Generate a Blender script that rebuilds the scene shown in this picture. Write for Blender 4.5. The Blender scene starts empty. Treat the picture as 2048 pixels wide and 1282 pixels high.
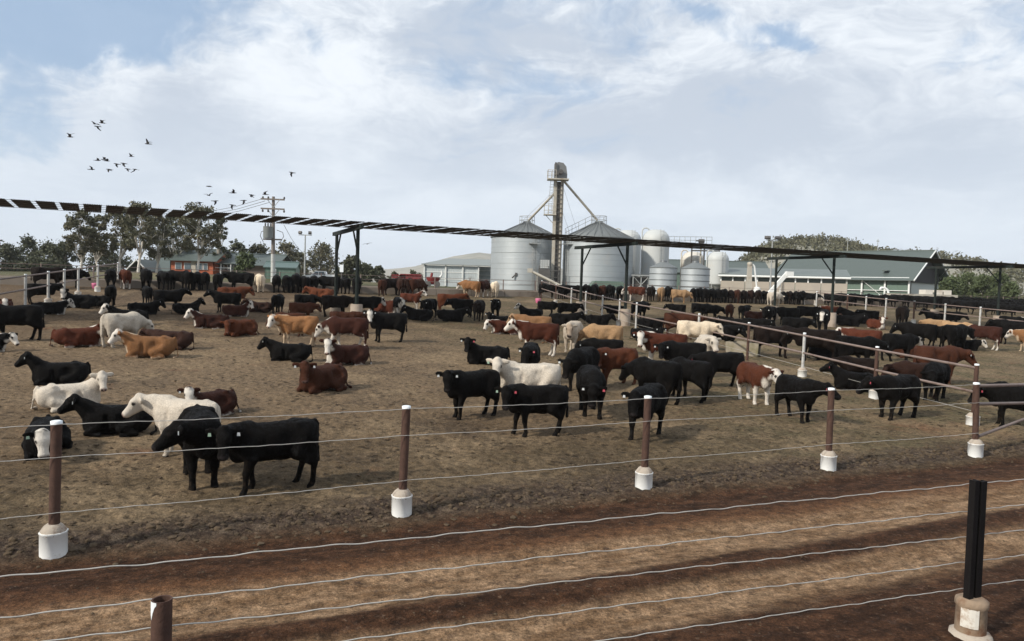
import bpy, bmesh, math, random
import numpy as np
from mathutils import Vector, Matrix

random.seed(7); RNG = np.random.default_rng(11)
scene = bpy.context.scene
COL = scene.collection
R = math.radians

# ------------------------------------------------------------------ camera
FPX, CXP, CYP = 1480.0, 1024.0, 641.0          # focal length and centre, in 2048 px units
CAM_Z, PITCH, ROLL = 3.1, R(2.59), math.atan(0.030)
F = Vector((0, math.cos(PITCH), -math.sin(PITCH)))
R0 = Vector((1, 0, 0)); U0 = Vector((0, math.sin(PITCH), math.cos(PITCH)))
EX = R0 * math.cos(ROLL) + U0 * math.sin(ROLL)
EU = -R0 * math.sin(ROLL) + U0 * math.cos(ROLL)
cam_d = bpy.data.cameras.new('camera'); cam = bpy.data.objects.new('camera', cam_d); COL.objects.link(cam)
cam_d.sensor_width = 36.0; cam_d.lens = FPX / 2048 * 36.0
cam_d.clip_start = 0.1; cam_d.clip_end = 9000
M = Matrix((EX, EU, -F)).transposed().to_4x4(); M.translation = Vector((0, 0, CAM_Z))
cam.matrix_world = M
scene.camera = cam

# ------------------------------------------------------------------ light and sky
SUN_EL, SUN_AZ = R(34), R(234)                 # azimuth clockwise from +Y; behind the camera, to the left
sun_d = bpy.data.lights.new('sun', 'SUN'); sun_d.energy = 3.9; sun_d.angle = R(4); sun_d.color = (1.0, 0.93, 0.82)
sun = bpy.data.objects.new('sun', sun_d); COL.objects.link(sun)
sdir = Vector((math.sin(SUN_AZ) * math.cos(SUN_EL), math.cos(SUN_AZ) * math.cos(SUN_EL), math.sin(SUN_EL)))
sun.rotation_euler = (-sdir).to_track_quat('-Z', 'Y').to_euler()
scene.view_settings.view_transform = 'Standard'; scene.view_settings.look = 'None'
scene.view_settings.exposure = 0.14; scene.view_settings.gamma = 1.0
scene.view_settings.use_curve_mapping = False
scene.cycles.use_denoising = True
scene.cycles.max_bounces = 6; scene.cycles.volume_bounces = 0


class NT:
    """small helper to write node trees"""
    def __init__(s, tree): s.t = tree; s.n = tree.nodes; s.l = tree.links
    def add(s, typ, **kw):
        nd = s.n.new(typ)
        for k, v in kw.items():
            if k.startswith('i_'):
                key = k[2:]
                key = int(key) if key.isdigit() else key.replace('_', ' ')
                s.put(nd.inputs[key], v)
            else: setattr(nd, k, v)
        return nd
    def put(s, sock, v):
        if isinstance(v, bpy.types.NodeSocket): s.l.new(v, sock)
        elif isinstance(v, bpy.types.Node): s.l.new(v.outputs[0], sock)
        else:
            if hasattr(sock.default_value, '__len__') and not hasattr(v, '__len__'): v = [v] * len(sock.default_value)
            if hasattr(v, '__len__') and len(v) == 3 and len(sock.default_value) == 4: v = (*v, 1)
            sock.default_value = v
    def math(s, op, a, b=0.0, c=None, clamp=False):
        nd = s.add('ShaderNodeMath', operation=op, use_clamp=clamp)
        s.put(nd.inputs[0], a); s.put(nd.inputs[1], b)
        if c is not None: s.put(nd.inputs[2], c)
        return nd.outputs[0]
    def vmath(s, op, a, b=(0, 0, 0)):
        nd = s.add('ShaderNodeVectorMath', operation=op)
        s.put(nd.inputs[0], a); s.put(nd.inputs[1], b)
        return nd.outputs['Value'] if op in ('LENGTH', 'DOT_PRODUCT') else nd.outputs[0]
    def mix(s, fac, a, b, blend='MIX'):
        nd = s.add('ShaderNodeMix', data_type='RGBA', blend_type=blend)
        s.put(nd.inputs[0], fac); s.put(nd.inputs[6], a); s.put(nd.inputs[7], b)
        return nd.outputs[2]
    def ramp(s, v, lo, hi, a=0.0, b=1.0, smooth=True):
        nd = s.add('ShaderNodeMapRange', interpolation_type='SMOOTHSTEP' if smooth else 'LINEAR')
        for k, x in enumerate((v, lo, hi, a, b)): s.put(nd.inputs[k], x)
        return nd.outputs[0]
    def noise(s, vec, scale, detail=4, rough=0.55, dist=0.0):
        nd = s.add('ShaderNodeTexNoise'); s.put(nd.inputs['Vector'], vec)
        nd.inputs['Scale'].default_value = scale; nd.inputs['Detail'].default_value = detail
        nd.inputs['Roughness'].default_value = rough; nd.inputs['Distortion'].default_value = dist
        return nd.outputs['Fac']


def pix_dir(x, y):
    v = F + EX * ((x - CXP) / FPX) - EU * ((y - CYP) / FPX)
    return v


def P(x, y, d):
    """the world point seen at photo position x, y when it lies d metres ahead"""
    v = pix_dir(x, y); t = d / v.y
    return Vector((v.x * t, v.y * t, CAM_Z + v.z * t))


world = bpy.data.worlds.new('World'); scene.world = world; world.use_nodes = True
nt = NT(world.node_tree); nt.n.clear()
tc = nt.add('ShaderNodeTexCoord').outputs['Generated']
sky = nt.add('ShaderNodeTexSky', sky_type='NISHITA', sun_disc=False)
sky.sun_elevation = SUN_EL; sky.sun_rotation = SUN_AZ; sky.air_density = 1.0; sky.dust_density = 2.0; sky.ozone_density = 1.5
sep = nt.add('ShaderNodeSeparateXYZ', i_0=tc)
zz = nt.math('ADD', nt.math('MAXIMUM', sep.outputs[2], 0.0), 0.26)
pl = nt.add('ShaderNodeCombineXYZ', i_0=nt.math('DIVIDE', sep.outputs[0], zz), i_1=nt.math('DIVIDE', sep.outputs[1], zz), i_2=0.37)
wsky = nt.add('ShaderNodeTexNoise'); nt.put(wsky.inputs['Vector'], tc); wsky.inputs['Scale'].default_value = 5.0; wsky.inputs['Detail'].default_value = 7; wsky.inputs['Roughness'].default_value = .62
tcw = nt.vmath('ADD', tc, nt.vmath('MULTIPLY', nt.vmath('SUBTRACT', wsky.outputs['Color'], (.5, .5, .5)), (.40, .16, .20)))


def blob(x, y, rx, ry):
    """soft patch of sky around one direction (size in photo px)"""
    c = pix_dir(x, y).normalized()
    d = nt.vmath('MULTIPLY', nt.vmath('SUBTRACT', tcw, tuple(c)), (FPX / rx, FPX / ry, FPX / ry))
    return nt.ramp(nt.vmath('LENGTH', d), 0.0, 1.0, 1.0, 0.0)


def total(lst):
    out = 0.0
    for b, w in lst: out = nt.math('MULTIPLY_ADD', b, w, out)
    return out


warp = nt.add('ShaderNodeTexNoise'); nt.put(warp.inputs['Vector'], pl.outputs[0]); warp.inputs['Scale'].default_value = 2.2; warp.inputs['Detail'].default_value = 4
plw = nt.vmath('ADD', pl.outputs[0], nt.vmath('MULTIPLY', nt.vmath('SUBTRACT', warp.outputs['Color'], (.5, .5, .5)), (.55, .55, 0)))
n1 = nt.noise(plw, 1.5, 10, 0.58)              # cloud bodies
n2 = nt.noise(plw, 6.0, 10, 0.62)              # billows
n3 = nt.noise(nt.vmath('ADD', plw, (7.3, 2.1, 0)), 1.7, 6, 0.5)    # light and shade of the cloud base
n4 = nt.noise(nt.vmath('ADD', plw, (1.3, 9.1, 0)), 15.0, 7, 0.62)
upper = nt.ramp(sep.outputs[2], 0.12, 0.34)
holes = total([(blob(200, 50, 700, 170), .74), (blob(560, 95, 320, 80), .34), (blob(30, 245, 300, 90), .55), (blob(1060, 165, 260, 60), .22), (blob(1620, 118, 360, 45), .42), (blob(1450, 72, 240, 45), .30), (blob(1950, 75, 260, 45), .25)])
puffs = total([(blob(600, 130, 460, 160), .30), (blob(1280, 150, 420, 110), .12), (blob(200, 190, 320, 90), .20), (blob(1800, 60, 420, 120), .10)])
low = nt.ramp(sep.outputs[2], 0.04, 0.26, 0.30, 0.0)
dens = nt.math('ADD', nt.math('MULTIPLY_ADD', n2, 0.40, n1), nt.math('ADD', nt.math('SUBTRACT', puffs, holes), low))
cover = nt.ramp(dens, 0.36, 0.74, .10, 1.0)
detail = nt.math('MULTIPLY', nt.math('ADD', nt.math('MULTIPLY', nt.math('SUBTRACT', n2, .5), 1.1), nt.math('MULTIPLY', nt.math('SUBTRACT', n4, .5), .7)), nt.math('MULTIPLY_ADD', upper, .8, .2))
shade_ = total([(puffs, .75), (blob(900, 70, 360, 100), -.42), (blob(1450, 270, 700, 140), -.40), (blob(330, 215, 150, 100), -.22), (blob(1120, 60, 360, 90), -.28), (blob(1900, 300, 460, 130), -.24), (blob(520, 290, 420, 90), -.16), (blob(700, 440, 1000, 120), .14), (blob(1500, 420, 900, 90), .10)])
lit = nt.math('ADD', nt.math('MULTIPLY', n3, .9), nt.math('ADD', detail, shade_))
cloud = nt.mix(nt.ramp(lit, 0.16, 0.78), (5.4, 6.05, 7.0), (8.4, 8.9, 9.45))
hz = nt.ramp(sep.outputs[2], -0.02, 0.26, 0.80, 0.0)
blue = nt.mix(0.60, sky.outputs[0], (4.3, 5.9, 8.1))
col = nt.mix(hz, nt.mix(cover, blue, cloud), (6.7, 7.55, 8.5))
bg = nt.add('ShaderNodeBackground', i_Color=col, i_Strength=0.1)
nt.l.new(bg.outputs[0], nt.add('ShaderNodeOutputWorld').inputs[0])

# ------------------------------------------------------------------ scene helpers
UX, UY = 0.9100, 0.4147                        # direction of the front fence; (-UY, UX) points into the pen
FENCE_PERP = 9.3
BUNK_P = 47.5


def link(o, parent=None):
    COL.objects.link(o)
    if parent is not None: o.parent = parent
    return o


def empty(name, loc=(0, 0, 0), rz=0.0):
    o = bpy.data.objects.new(name, None); o.location = loc; o.rotation_euler = (0, 0, rz); o.empty_display_size = .3
    return link(o)


def tag(o, label, cat, group=None):
    o['label'] = label; o['category'] = cat
    if group: o['group'] = group
    return o


def structure(o): o['kind'] = 'structure'; return o


class MB:
    """collects shapes into one mesh"""
    def __init__(s): s.v = []; s.f = []; s.sm = []
    def add(s, vs, fs, smooth=False):
        o = len(s.v); s.v += [tuple(v) for v in vs]; s.f += [tuple(i + o for i in f) for f in fs]; s.sm += [smooth] * len(fs); return s
    def box(s, c, size, rz=0.0, m=None):
        hx, hy, hz = size[0] / 2, size[1] / 2, size[2] / 2; vs = []
        for sx, sy, sz in ((-1, -1, -1), (1, -1, -1), (1, 1, -1), (-1, 1, -1), (-1, -1, 1), (1, -1, 1), (1, 1, 1), (-1, 1, 1)):
            x, y, z = sx * hx, sy * hy, sz * hz
            x, y = x * math.cos(rz) - y * math.sin(rz), x * math.sin(rz) + y * math.cos(rz)
            v = Vector((x, y, z)); v = m @ v if m else v
            vs.append(v + Vector(c))
        return s.add(vs, [(0, 3, 2, 1), (4, 5, 6, 7), (0, 1, 5, 4), (1, 2, 6, 5), (2, 3, 7, 6), (3, 0, 4, 7)])
    def tube(s, pts, r, n=8, cap=True, smooth=True):
        pts = [Vector(p) for p in pts]; rs = r if hasattr(r, '__len__') else [r] * len(pts); vs = []; fs = []
        prev = None
        for i, p in enumerate(pts):
            a = pts[max(i - 1, 0)]; b = pts[min(i + 1, len(pts) - 1)]; t = (b - a).normalized()
            if prev is None:
                q = Vector((0, 0, 1)) if abs(t.z) < .9 else Vector((1, 0, 0)); prev = t.cross(q).normalized()
            u = (prev - t * prev.dot(t)).normalized(); w = t.cross(u); prev = u
            for k in range(n):
                an = 2 * math.pi * k / n; vs.append(p + (u * math.cos(an) + w * math.sin(an)) * rs[i])
        m = len(pts)
        for i in range(m - 1):
            for k in range(n):
                k2 = (k + 1) % n; fs.append((i * n + k, i * n + k2, (i + 1) * n + k2, (i + 1) * n + k))
        s.add(vs, fs, smooth)
        if cap:
            s.add(vs[:n], [tuple(reversed(range(n)))]); s.add(vs[-n:], [tuple(range(n))])
        return s
    def lathe(s, c, prof, n=24, smooth=True, a0=0.0, cap=True):
        """prof: list of (r, z) from the bottom to the top"""
        vs = []; fs = []; c = Vector(c)
        for r, z in prof:
            for k in range(n):
                an = a0 + 2 * math.pi * k / n; vs.append(c + Vector((r * math.cos(an), r * math.sin(an), z)))
        for i in range(len(prof) - 1):
            for k in range(n):
                k2 = (k + 1) % n; fs.append((i * n + k, i * n + k2, (i + 1) * n + k2, (i + 1) * n + k))
        s.add(vs, fs, smooth)
        if not cap: return s
        if prof[0][0] > 1e-4: s.add(vs[:n], [tuple(reversed(range(n)))])
        if prof[-1][0] > 1e-4: s.add(vs[-n:], [tuple(range(n))])
        return s
    def prism(s, poly, a, b):
        """extrude polygon (list of Vector) by vectors a..b"""
        n = len(poly); vs = [Vector(p) + Vector(a) for p in poly] + [Vector(p) + Vector(b) for p in poly]
        fs = [tuple(reversed(range(n))), tuple(range(n, 2 * n))] + [(i, (i + 1) % n, n + (i + 1) % n, n + i) for i in range(n)]
        return s.add(vs, fs)
    def mesh(s, name):
        me = bpy.data.meshes.new(name); me.from_pydata(s.v, [], s.f)
        me.polygons.foreach_set('use_smooth', s.sm); me.update(); return me
    def build(s, name, mat, parent=None):
        me = s.mesh(name)
        if mat: me.materials.append(mat)
        return link(bpy.data.objects.new(name, me), parent)


def inst(name, me, parent, loc=(0, 0, 0), rz=0.0, mw=None):
    o = bpy.data.objects.new(name, me); link(o, parent)
    if mw is not None: o.matrix_basis = mw
    else: o.location = loc; o.rotation_euler = (0, 0, rz)
    return o


def lattice(ix, iy, seed):
    h = (ix.astype(np.int64) * 374761393 + iy.astype(np.int64) * 668265263 + seed * 974711) & 0xffffffff
    h = ((h ^ (h >> 13)) * 1274126177) & 0xffffffff
    return ((h ^ (h >> 16)) & 0xffff) / 65535.0


def vnoise(x, y, seed=0):
    x = np.asarray(x, float); y = np.asarray(y, float)
    ix = np.floor(x); iy = np.floor(y); fx = x - ix; fy = y - iy
    fx = fx * fx * (3 - 2 * fx); fy = fy * fy * (3 - 2 * fy)
    a = lattice(ix, iy, seed); b = lattice(ix + 1, iy, seed); c = lattice(ix, iy + 1, seed); d = lattice(ix + 1, iy + 1, seed)
    return (a * (1 - fx) + b * fx) * (1 - fy) + (c * (1 - fx) + d * fx) * fy - .5


def fbm(x, y, seed=0, oct=4, gain=.5):
    s = 0; a = 1
    for i in range(oct): s = s + a * vnoise(x, y, seed + i); x = x * 2.03; y = y * 2.03; a *= gain
    return s


def sstep(v, a, b):
    t = np.clip((np.asarray(v, float) - a) / (b - a), 0, 1); return t * t * (3 - 2 * t)


def perp(x, y): return -UY * np.asarray(x, float) + UX * np.asarray(y, float) - FENCE_PERP


def G(x, y):
    """smooth ground height"""
    p = perp(x, y); q = np.clip(p, 0, BUNK_P)
    z = .034 * q + .00030 * q * q + .006 * np.clip(p - BUNK_P, 0, 55)
    x = np.asarray(x, float); y = np.asarray(y, float)
    z = z + 1.0 * np.exp(-((x + 38) ** 2 + (y - 92) ** 2) / (2 * 22.0 ** 2)) * sstep(p, 48, 62)
    return z


def gz(x, y): return float(G(x, y))


def ground_at(x, y):
    """where the line of sight through photo position x, y meets the ground"""
    v = pix_dir(x, y); lo = 0.5; t = 1.0; prev = t
    while t < 400:
        px, py, pz = v.x * t, v.y * t, CAM_Z + v.z * t
        if pz < gz(px, py):
            a, b = prev, t
            for _ in range(30):
                m = (a + b) / 2
                if CAM_Z + v.z * m < gz(v.x * m, v.y * m): b = m
                else: a = m
            return Vector((v.x * b, v.y * b, gz(v.x * b, v.y * b)))
        prev = t; t *= 1.01
    return None


def at_perp(x, p):
    """point on the line p metres inside the front fence, below photo column x (taken on the horizon)"""
    h = 574 + .030 * (x - CXP); v = pix_dir(x, h)
    t = (p + FENCE_PERP) / (-UY * v.x + UX * v.y)
    return Vector((v.x * t, v.y * t, gz(v.x * t, v.y * t)))

# ------------------------------------------------------------------ materials
MATS = {}


def mat(name, col, rough=.6, metal=0.0, var=.12, scale=6.0, bump=0.0, bscale=40.0, dirt=None, dirt_amt=.5, spec=.4, dscale=1.2):
    """painted / plain material with uneven colour, optional dirt blotches and fine relief"""
    if name in MATS: return MATS[name]
    m = bpy.data.materials.new(name); m.use_nodes = True; t = NT(m.node_tree); b = t.n['Principled BSDF']
    co = t.add('ShaderNodeTexCoord').outputs['Object']
    n = t.noise(co, scale, 5, .6)
    c = t.mix(n, tuple(x * (1 - var) for x in col), tuple(min(1, x * (1 + var)) for x in col))
    if dirt is not None:
        n2 = t.noise(co, dscale, 6, .65)
        c = t.mix(t.ramp(n2, .62 - .25 * dirt_amt, .78 - .1 * dirt_amt), c, dirt)
    t.put(b.inputs['Base Color'], c)
    t.put(b.inputs['Roughness'], t.ramp(n, 0, 1, max(0, rough - .12), min(1, rough + .12)))
    b.inputs['Metallic'].default_value = metal; b.inputs['Specular IOR Level'].default_value = spec
    if bump:
        bp = t.add('ShaderNodeBump'); bp.inputs['Strength'].default_value = bump; bp.inputs['Distance'].default_value = .02
        t.put(bp.inputs['Height'], t.noise(co, bscale, 6, .6)); t.put(b.inputs['Normal'], bp.outputs[0])
    MATS[name] = m; return m
# ------------------------------------------------------------------ ground: one sheet out to the horizon
def relief(x, y):
    """hoof marks, ruts and clods"""
    p = perp(x, y); dist = np.hypot(x, y)
    s = UX * x + UY * y
    fade = 1 - sstep(dist, 60, 120)
    pen = sstep(p, -.1, .9) * (1 - sstep(p, 47, 49))
    z = pen * (.040 * fbm(x * 1.3, y * 1.3, 3, 3) + .055 * np.abs(fbm(x * 4.1, y * 4.1, 9, 3)) + .026 * fbm(x * 12, y * 12, 17, 2))
    edge = np.exp(-((p - .35 - .35 * vnoise(s * .5, s * 0, 5)) / .42) ** 2)
    z = z + edge * (.05 + .07 * np.abs(fbm(x * 6.5, y * 6.5, 21, 3)) + .03 * fbm(x * 17, y * 17, 25, 2))
    lane = 1 - sstep(p, -.4, .2)
    wob = p + .18 * vnoise(s * .22, s * 0 + 3, 31) + .06 * vnoise(s * .9, s * 0 + 8, 33)
    rut = -.045 * np.exp(-((wob + 2.0) / .36) ** 2) - .05 * np.exp(-((wob + 3.4) / .36) ** 2) + .035 * np.exp(-((wob + 2.68) / .22) ** 2) - .03 * np.exp(-((wob + .45) / .3) ** 2)
    z = z + lane * (rut + .014 * fbm(s * 1.2, p * 4.5, 41, 4) + .010 * fbm(x * 9, y * 9, 45, 3))
    return z * fade


def build_ground():
    az = np.concatenate([np.radians(np.linspace(-180, -46, 40))[:-1], np.radians(np.linspace(-46, 46, 620)), np.radians(np.linspace(46, 180, 40))[1:]])
    rr = np.concatenate([[0.0, 1.2, 2.0], np.geomspace(2.6, 64, 640), np.geomspace(66, 3200, 84)])
    A, D = np.meshgrid(az, rr)
    x = np.sin(A) * D; y = np.cos(A) * D
    z = G(x, y) + relief(x, y)
    nr, na = x.shape
    me = bpy.data.meshes.new('ground')
    co = np.stack([x, y, z], -1).reshape(-1, 3).astype(np.float32)
    idx = np.arange(nr * na).reshape(nr, na)
    q = np.stack([idx[:-1, :-1], idx[:-1, 1:], idx[1:, 1:], idx[1:, :-1]], -1).reshape(-1, 4)[:, ::-1]
    set_mesh(me, co, q)
    return me


def set_mesh(me, co, q):
    n = len(q); k = q.shape[1]
    me.vertices.add(len(co)); me.vertices.foreach_set('co', np.ascontiguousarray(co, np.float32).ravel())
    me.loops.add(n * k); me.loops.foreach_set('vertex_index', np.ascontiguousarray(q, np.int32).ravel())
    me.polygons.add(n); me.polygons.foreach_set('loop_start', np.arange(0, n * k, k, dtype=np.int32))
    try: me.polygons.foreach_set('loop_total', np.full(n, k, np.int32))
    except Exception: pass
    me.update(calc_edges=True)
    me.polygons.foreach_set('use_smooth', np.ones(n, bool)); me.update()


def ground_material():
    m = bpy.data.materials.new('earth'); m.use_nodes = True; t = NT(m.node_tree); b = t.n['Principled BSDF']
    g = t.add('ShaderNodeNewGeometry').outputs['Position']
    sp = t.add('ShaderNodeSeparateXYZ', i_0=g)
    p = t.math('SUBTRACT', t.math('MULTIPLY_ADD', sp.outputs[0], -UY, t.math('MULTIPLY', sp.outputs[1], UX)), FENCE_PERP)
    s = t.math('MULTIPLY_ADD', sp.outputs[0], UX, t.math('MULTIPLY', sp.outputs[1], UY))
    flat = t.add('ShaderNodeCombineXYZ', i_0=sp.outputs[0], i_1=sp.outputs[1], i_2=0.0).outputs[0]
    along = t.add('ShaderNodeCombineXYZ', i_0=t.math('MULTIPLY', s, .34), i_1=p, i_2=0.0).outputs[0]
    nb = t.noise(flat, .16, 5, .6); nm = t.noise(flat, .9, 6, .62); nf = t.noise(flat, 5.5, 7, .68); nh = t.noise(flat, 26, 5, .7)
    # pen: trodden dry manure over clay
    pen = t.mix(t.ramp(nb, .36, .62), (.116, .079, .046), (.160, .111, .066))
    pen = t.mix(t.ramp(nm, .50, .70, 0, .8), pen, (.205, .148, .090))
    pen = t.mix(t.ramp(t.noise(flat, 15, 8, .76), .50, .63, 0, .75), pen, (.056, .040, .025))
    pen = t.mix(t.ramp(nf, .58, .68, 0, .55), pen, (.060, .043, .028))
    pen = t.mix(t.ramp(t.noise(flat, .45, 7, .68), .49, .60, 0, .80), pen, (.068, .047, .030))
    pen = t.mix(t.ramp(t.noise(flat, 13, 5, .65), .57, .68, 0, .55), pen, (.25, .20, .145))
    # drier and paler where the cattle camp, darker towards the drain and the bunk
    wp = t.math('MULTIPLY_ADD', nb, 9.0, p)
    pen = t.mix(t.math('MULTIPLY', t.ramp(wp, 6.0, 9.5, .62, 0), t.ramp(nm, .30, .62, 1, .55)), pen, (.072, .055, .032))
    pen = t.mix(t.math('MULTIPLY', t.ramp(wp, 9, 15), t.ramp(wp, 22, 34, .36, 0)), pen, (.210, .152, .098))
    pen = t.mix(t.ramp(wp, 26, 36, 0, .55), pen, (.112, .078, .050))
    rp = ground_at(1905, 862); mx = t.vmath('LENGTH', t.vmath('MULTIPLY', t.vmath('SUBTRACT', flat, (rp.x, rp.y, 0)), (.42, .75, 0)))
    pen = t.mix(t.ramp(t.math('MULTIPLY_ADD', nf, .9, mx), .75, 1.35, .85, 0), pen, (.165, .075, .042))
    olive = t.mix(nf, (.082, .070, .036), (.135, .112, .062))
    pen = t.mix(t.math('MULTIPLY', t.ramp(s, 6, 16), t.ramp(nm, .38, .62, .15, .75)), pen, olive)
    red = t.ramp(t.noise(flat, .7, 5, .6), .60, .74, 0, .55)
    pen = t.mix(red, pen, (.150, .072, .042))
    pen = t.mix(t.ramp(t.noise(flat, .27, 7, .66), .49, .60, 0, .62), pen, (.225, .163, .099))
    # churned strip along the fence
    strip = t.math('MULTIPLY', t.ramp(p, -.35, .15), t.ramp(t.math('MULTIPLY_ADD', nm, 2.4, p), 1.5, 2.6, 1, 0))
    pen = t.mix(strip, pen, t.mix(t.ramp(nf, .42, .66), (.045, .031, .023), (.125, .092, .064)))
    # lane with wheel tracks
    wob = t.math('ADD', p, t.math('MULTIPLY_ADD', t.noise(along, .9, 4, .6), .7, -.35))
    dark = t.mix(t.ramp(t.noise(along, 4.5, 8, .72), .38, .64), (.031, .0145, .0072), (.076, .036, .0185))
    pale = t.mix(t.ramp(t.noise(along, 3.6, 8, .75), .38, .62), (.150, .088, .046), (.285, .186, .110))
    band = t.math('ADD', t.math('MULTIPLY', t.ramp(wob, -2.62, -2.38), t.ramp(wob, -1.75, -1.30, 1, 0)), t.math('MULTIPLY', t.ramp(wob, -4.0, -3.6), t.ramp(wob, -3.15, -2.85, 1, 0)), clamp=True)
    band = t.math('MULTIPLY', band, t.ramp(t.noise(along, 4.0, 6, .7), .28, .50, .5, 1))
    edge = t.math('MULTIPLY', t.ramp(wob, -2.5, -1.7, 0, 1), t.ramp(wob, -1.5, -.9, 1, 0))
    dark = t.mix(t.math('MULTIPLY', edge, .7), dark, (.150, .074, .036))
    lane = t.mix(band, dark, pale)
    lane = t.mix(t.ramp(nf, .54, .68, 0, .75), lane, (.046, .026, .018))
    lane = t.mix(t.ramp(t.noise(flat, 11, 6, .7), .56, .68, 0, .5), lane, (.20, .130, .085))
    lane = t.mix(t.ramp(nh, .66, .74, 0, .5), lane, (.30, .22, .16))
    col = t.mix(t.ramp(t.math('MULTIPLY_ADD', nm, .5, p), -.12, .42), lane, pen)
    # beyond the feed bunk: pale gravel road, then dry grass
    road = t.mix(nf, (.27, .245, .21), (.36, .33, .29))
    far = t.mix(t.ramp(t.noise(flat, .03, 5, .6), .42, .60), (.085, .085, .045), (.150, .130, .075))
    col = t.mix(t.ramp(p, 49.2, 49.8), col, road)
    col = t.mix(t.ramp(t.math('MULTIPLY_ADD', nb, 8, p), 60, 64), col, far)
    gr = t.ramp(t.noise(flat, 34, 5, .8), .34, .66, .45, 1.50, False)
    gr2 = t.ramp(t.noise(flat, 7.5, 9, .76), .38, .62, .50, 1.46, False)
    gr = t.math('MULTIPLY', gr, gr2)
    vo = t.add('ShaderNodeTexVoronoi', feature='F1'); t.put(vo.inputs['Vector'], t.vmath('ADD', flat, t.vmath('MULTIPLY', t.add('ShaderNodeCombineXYZ', i_0=nf, i_1=nm, i_2=0.0).outputs[0], (.25, .25, 0)))); vo.inputs['Scale'].default_value = 5.2
    pit = t.ramp(vo.outputs['Distance'], .06, .34, 0, 1)
    pm = t.math('MULTIPLY', t.math('SUBTRACT', 1.0, pit), t.math('MULTIPLY', t.ramp(p, .2, 1.5), t.ramp(nm, .38, .52)))
    gr = t.math('MULTIPLY', gr, t.math('MULTIPLY_ADD', pm, -.60, 1.0))  # shading of the hoof pits, painted into the colour
    col = t.mix(1.0, col, t.add('ShaderNodeCombineXYZ', i_0=gr, i_1=gr, i_2=gr).outputs[0], 'MULTIPLY')
    t.put(b.inputs['Base Color'], col)
    t.put(b.inputs['Roughness'], .95); b.inputs['Specular IOR Level'].default_value = .12
    h = t.math('ADD', t.math('MULTIPLY_ADD', pm, -.5, t.math('MULTIPLY', nf, .6)), t.math('MULTIPLY', nh, .35))
    bp = t.add('ShaderNodeBump', i_Strength=1.0, i_Distance=.08, i_Height=h)
    t.put(b.inputs['Normal'], bp.outputs[0])
    return m


EARTH = ground_material()
gm = build_ground(); gm.materials.append(EARTH)
structure(link(bpy.data.objects.new('ground', gm)))


def clod_shape(r, k):
    bm = bmesh.new(); bmesh.ops.create_icosphere(bm, subdivisions=1, radius=1)
    rr = random.Random(k)
    for v in bm.verts: v.co = Vector((v.co.x * rr.uniform(.6, 1.3), v.co.y * rr.uniform(.6, 1.2), v.co.z * rr.uniform(.35, .75))) * r
    vs = [v.co.copy() for v in bm.verts]; fs = [tuple(x.index for x in f.verts) for f in bm.faces]; bm.free(); return vs, fs


def build_clods():
    shapes = [clod_shape(1, k) for k in range(8)]
    V = []; Q = []; n = 0
    def put(x, y, r, rr):
        nonlocal n
        vs, fs = shapes[rr.randrange(8)]; a = rr.uniform(0, 6.28); ca, sa = math.cos(a), math.sin(a)
        z = gz(x, y) + float(relief(np.array(x), np.array(y)))
        for v in vs: V.append((x + (v.x * ca - v.y * sa) * r, y + (v.x * sa + v.y * ca) * r, z + v.z * r))
        for f in fs: Q.append([i + n for i in f])
        n += len(vs)
    rr = random.Random(3)
    for _ in range(7000):                       # along the fence
        s = rr.uniform(-9, 26); p = rr.gauss(.32, .30)
        if rr.random() < .25: p = abs(rr.gauss(0, 4)) + .2
        put(UX * s - UY * (p + FENCE_PERP), UY * s + UX * (p + FENCE_PERP), rr.choice((.010, .014, .020, .030, .050)) * rr.uniform(.6, 1.2), rr)
    for _ in range(2600):                       # grit and small stones in the lane
        s = rr.uniform(-9, 20); p = rr.uniform(-4.4, .2); put(UX * s - UY * (p + FENCE_PERP), UY * s + UX * (p + FENCE_PERP), rr.choice((.006, .008, .011, .016)) * rr.uniform(.6, 1.3), rr)
    for _ in range(3600):                       # through the pen
        d = 9 + 38 * rr.random() ** 1.6; a = rr.uniform(-36, 36); x, y = d * math.sin(R(a)), d * math.cos(R(a))
        if perp(x, y) > .5: put(x, y, rr.choice((.015, .02, .028, .040)) * rr.uniform(.6, 1.2), rr)
    me = bpy.data.meshes.new('clods'); set_mesh(me, np.array(V, np.float32), np.array(Q, np.int32))
    m = mat('clod', (.088, .064, .042), .95, var=.7, scale=4.0, spec=.1, bump=.5, bscale=60); me.materials.append(m)
    me.polygons.foreach_set('use_smooth', np.zeros(len(Q), bool))
    o = link(bpy.data.objects.new('earth_clods', me)); o['kind'] = 'stuff'; o['label'] = 'loose clods of dried mud and manure on the pen floor'


build_clods()
# ------------------------------------------------------------------ cattle: one continuous skin per animal
def smin(a, b, k):
    h = np.clip(.5 + .5 * (b - a) / k, 0, 1); return b + (a - b) * h - k * h * (1 - h)


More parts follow.
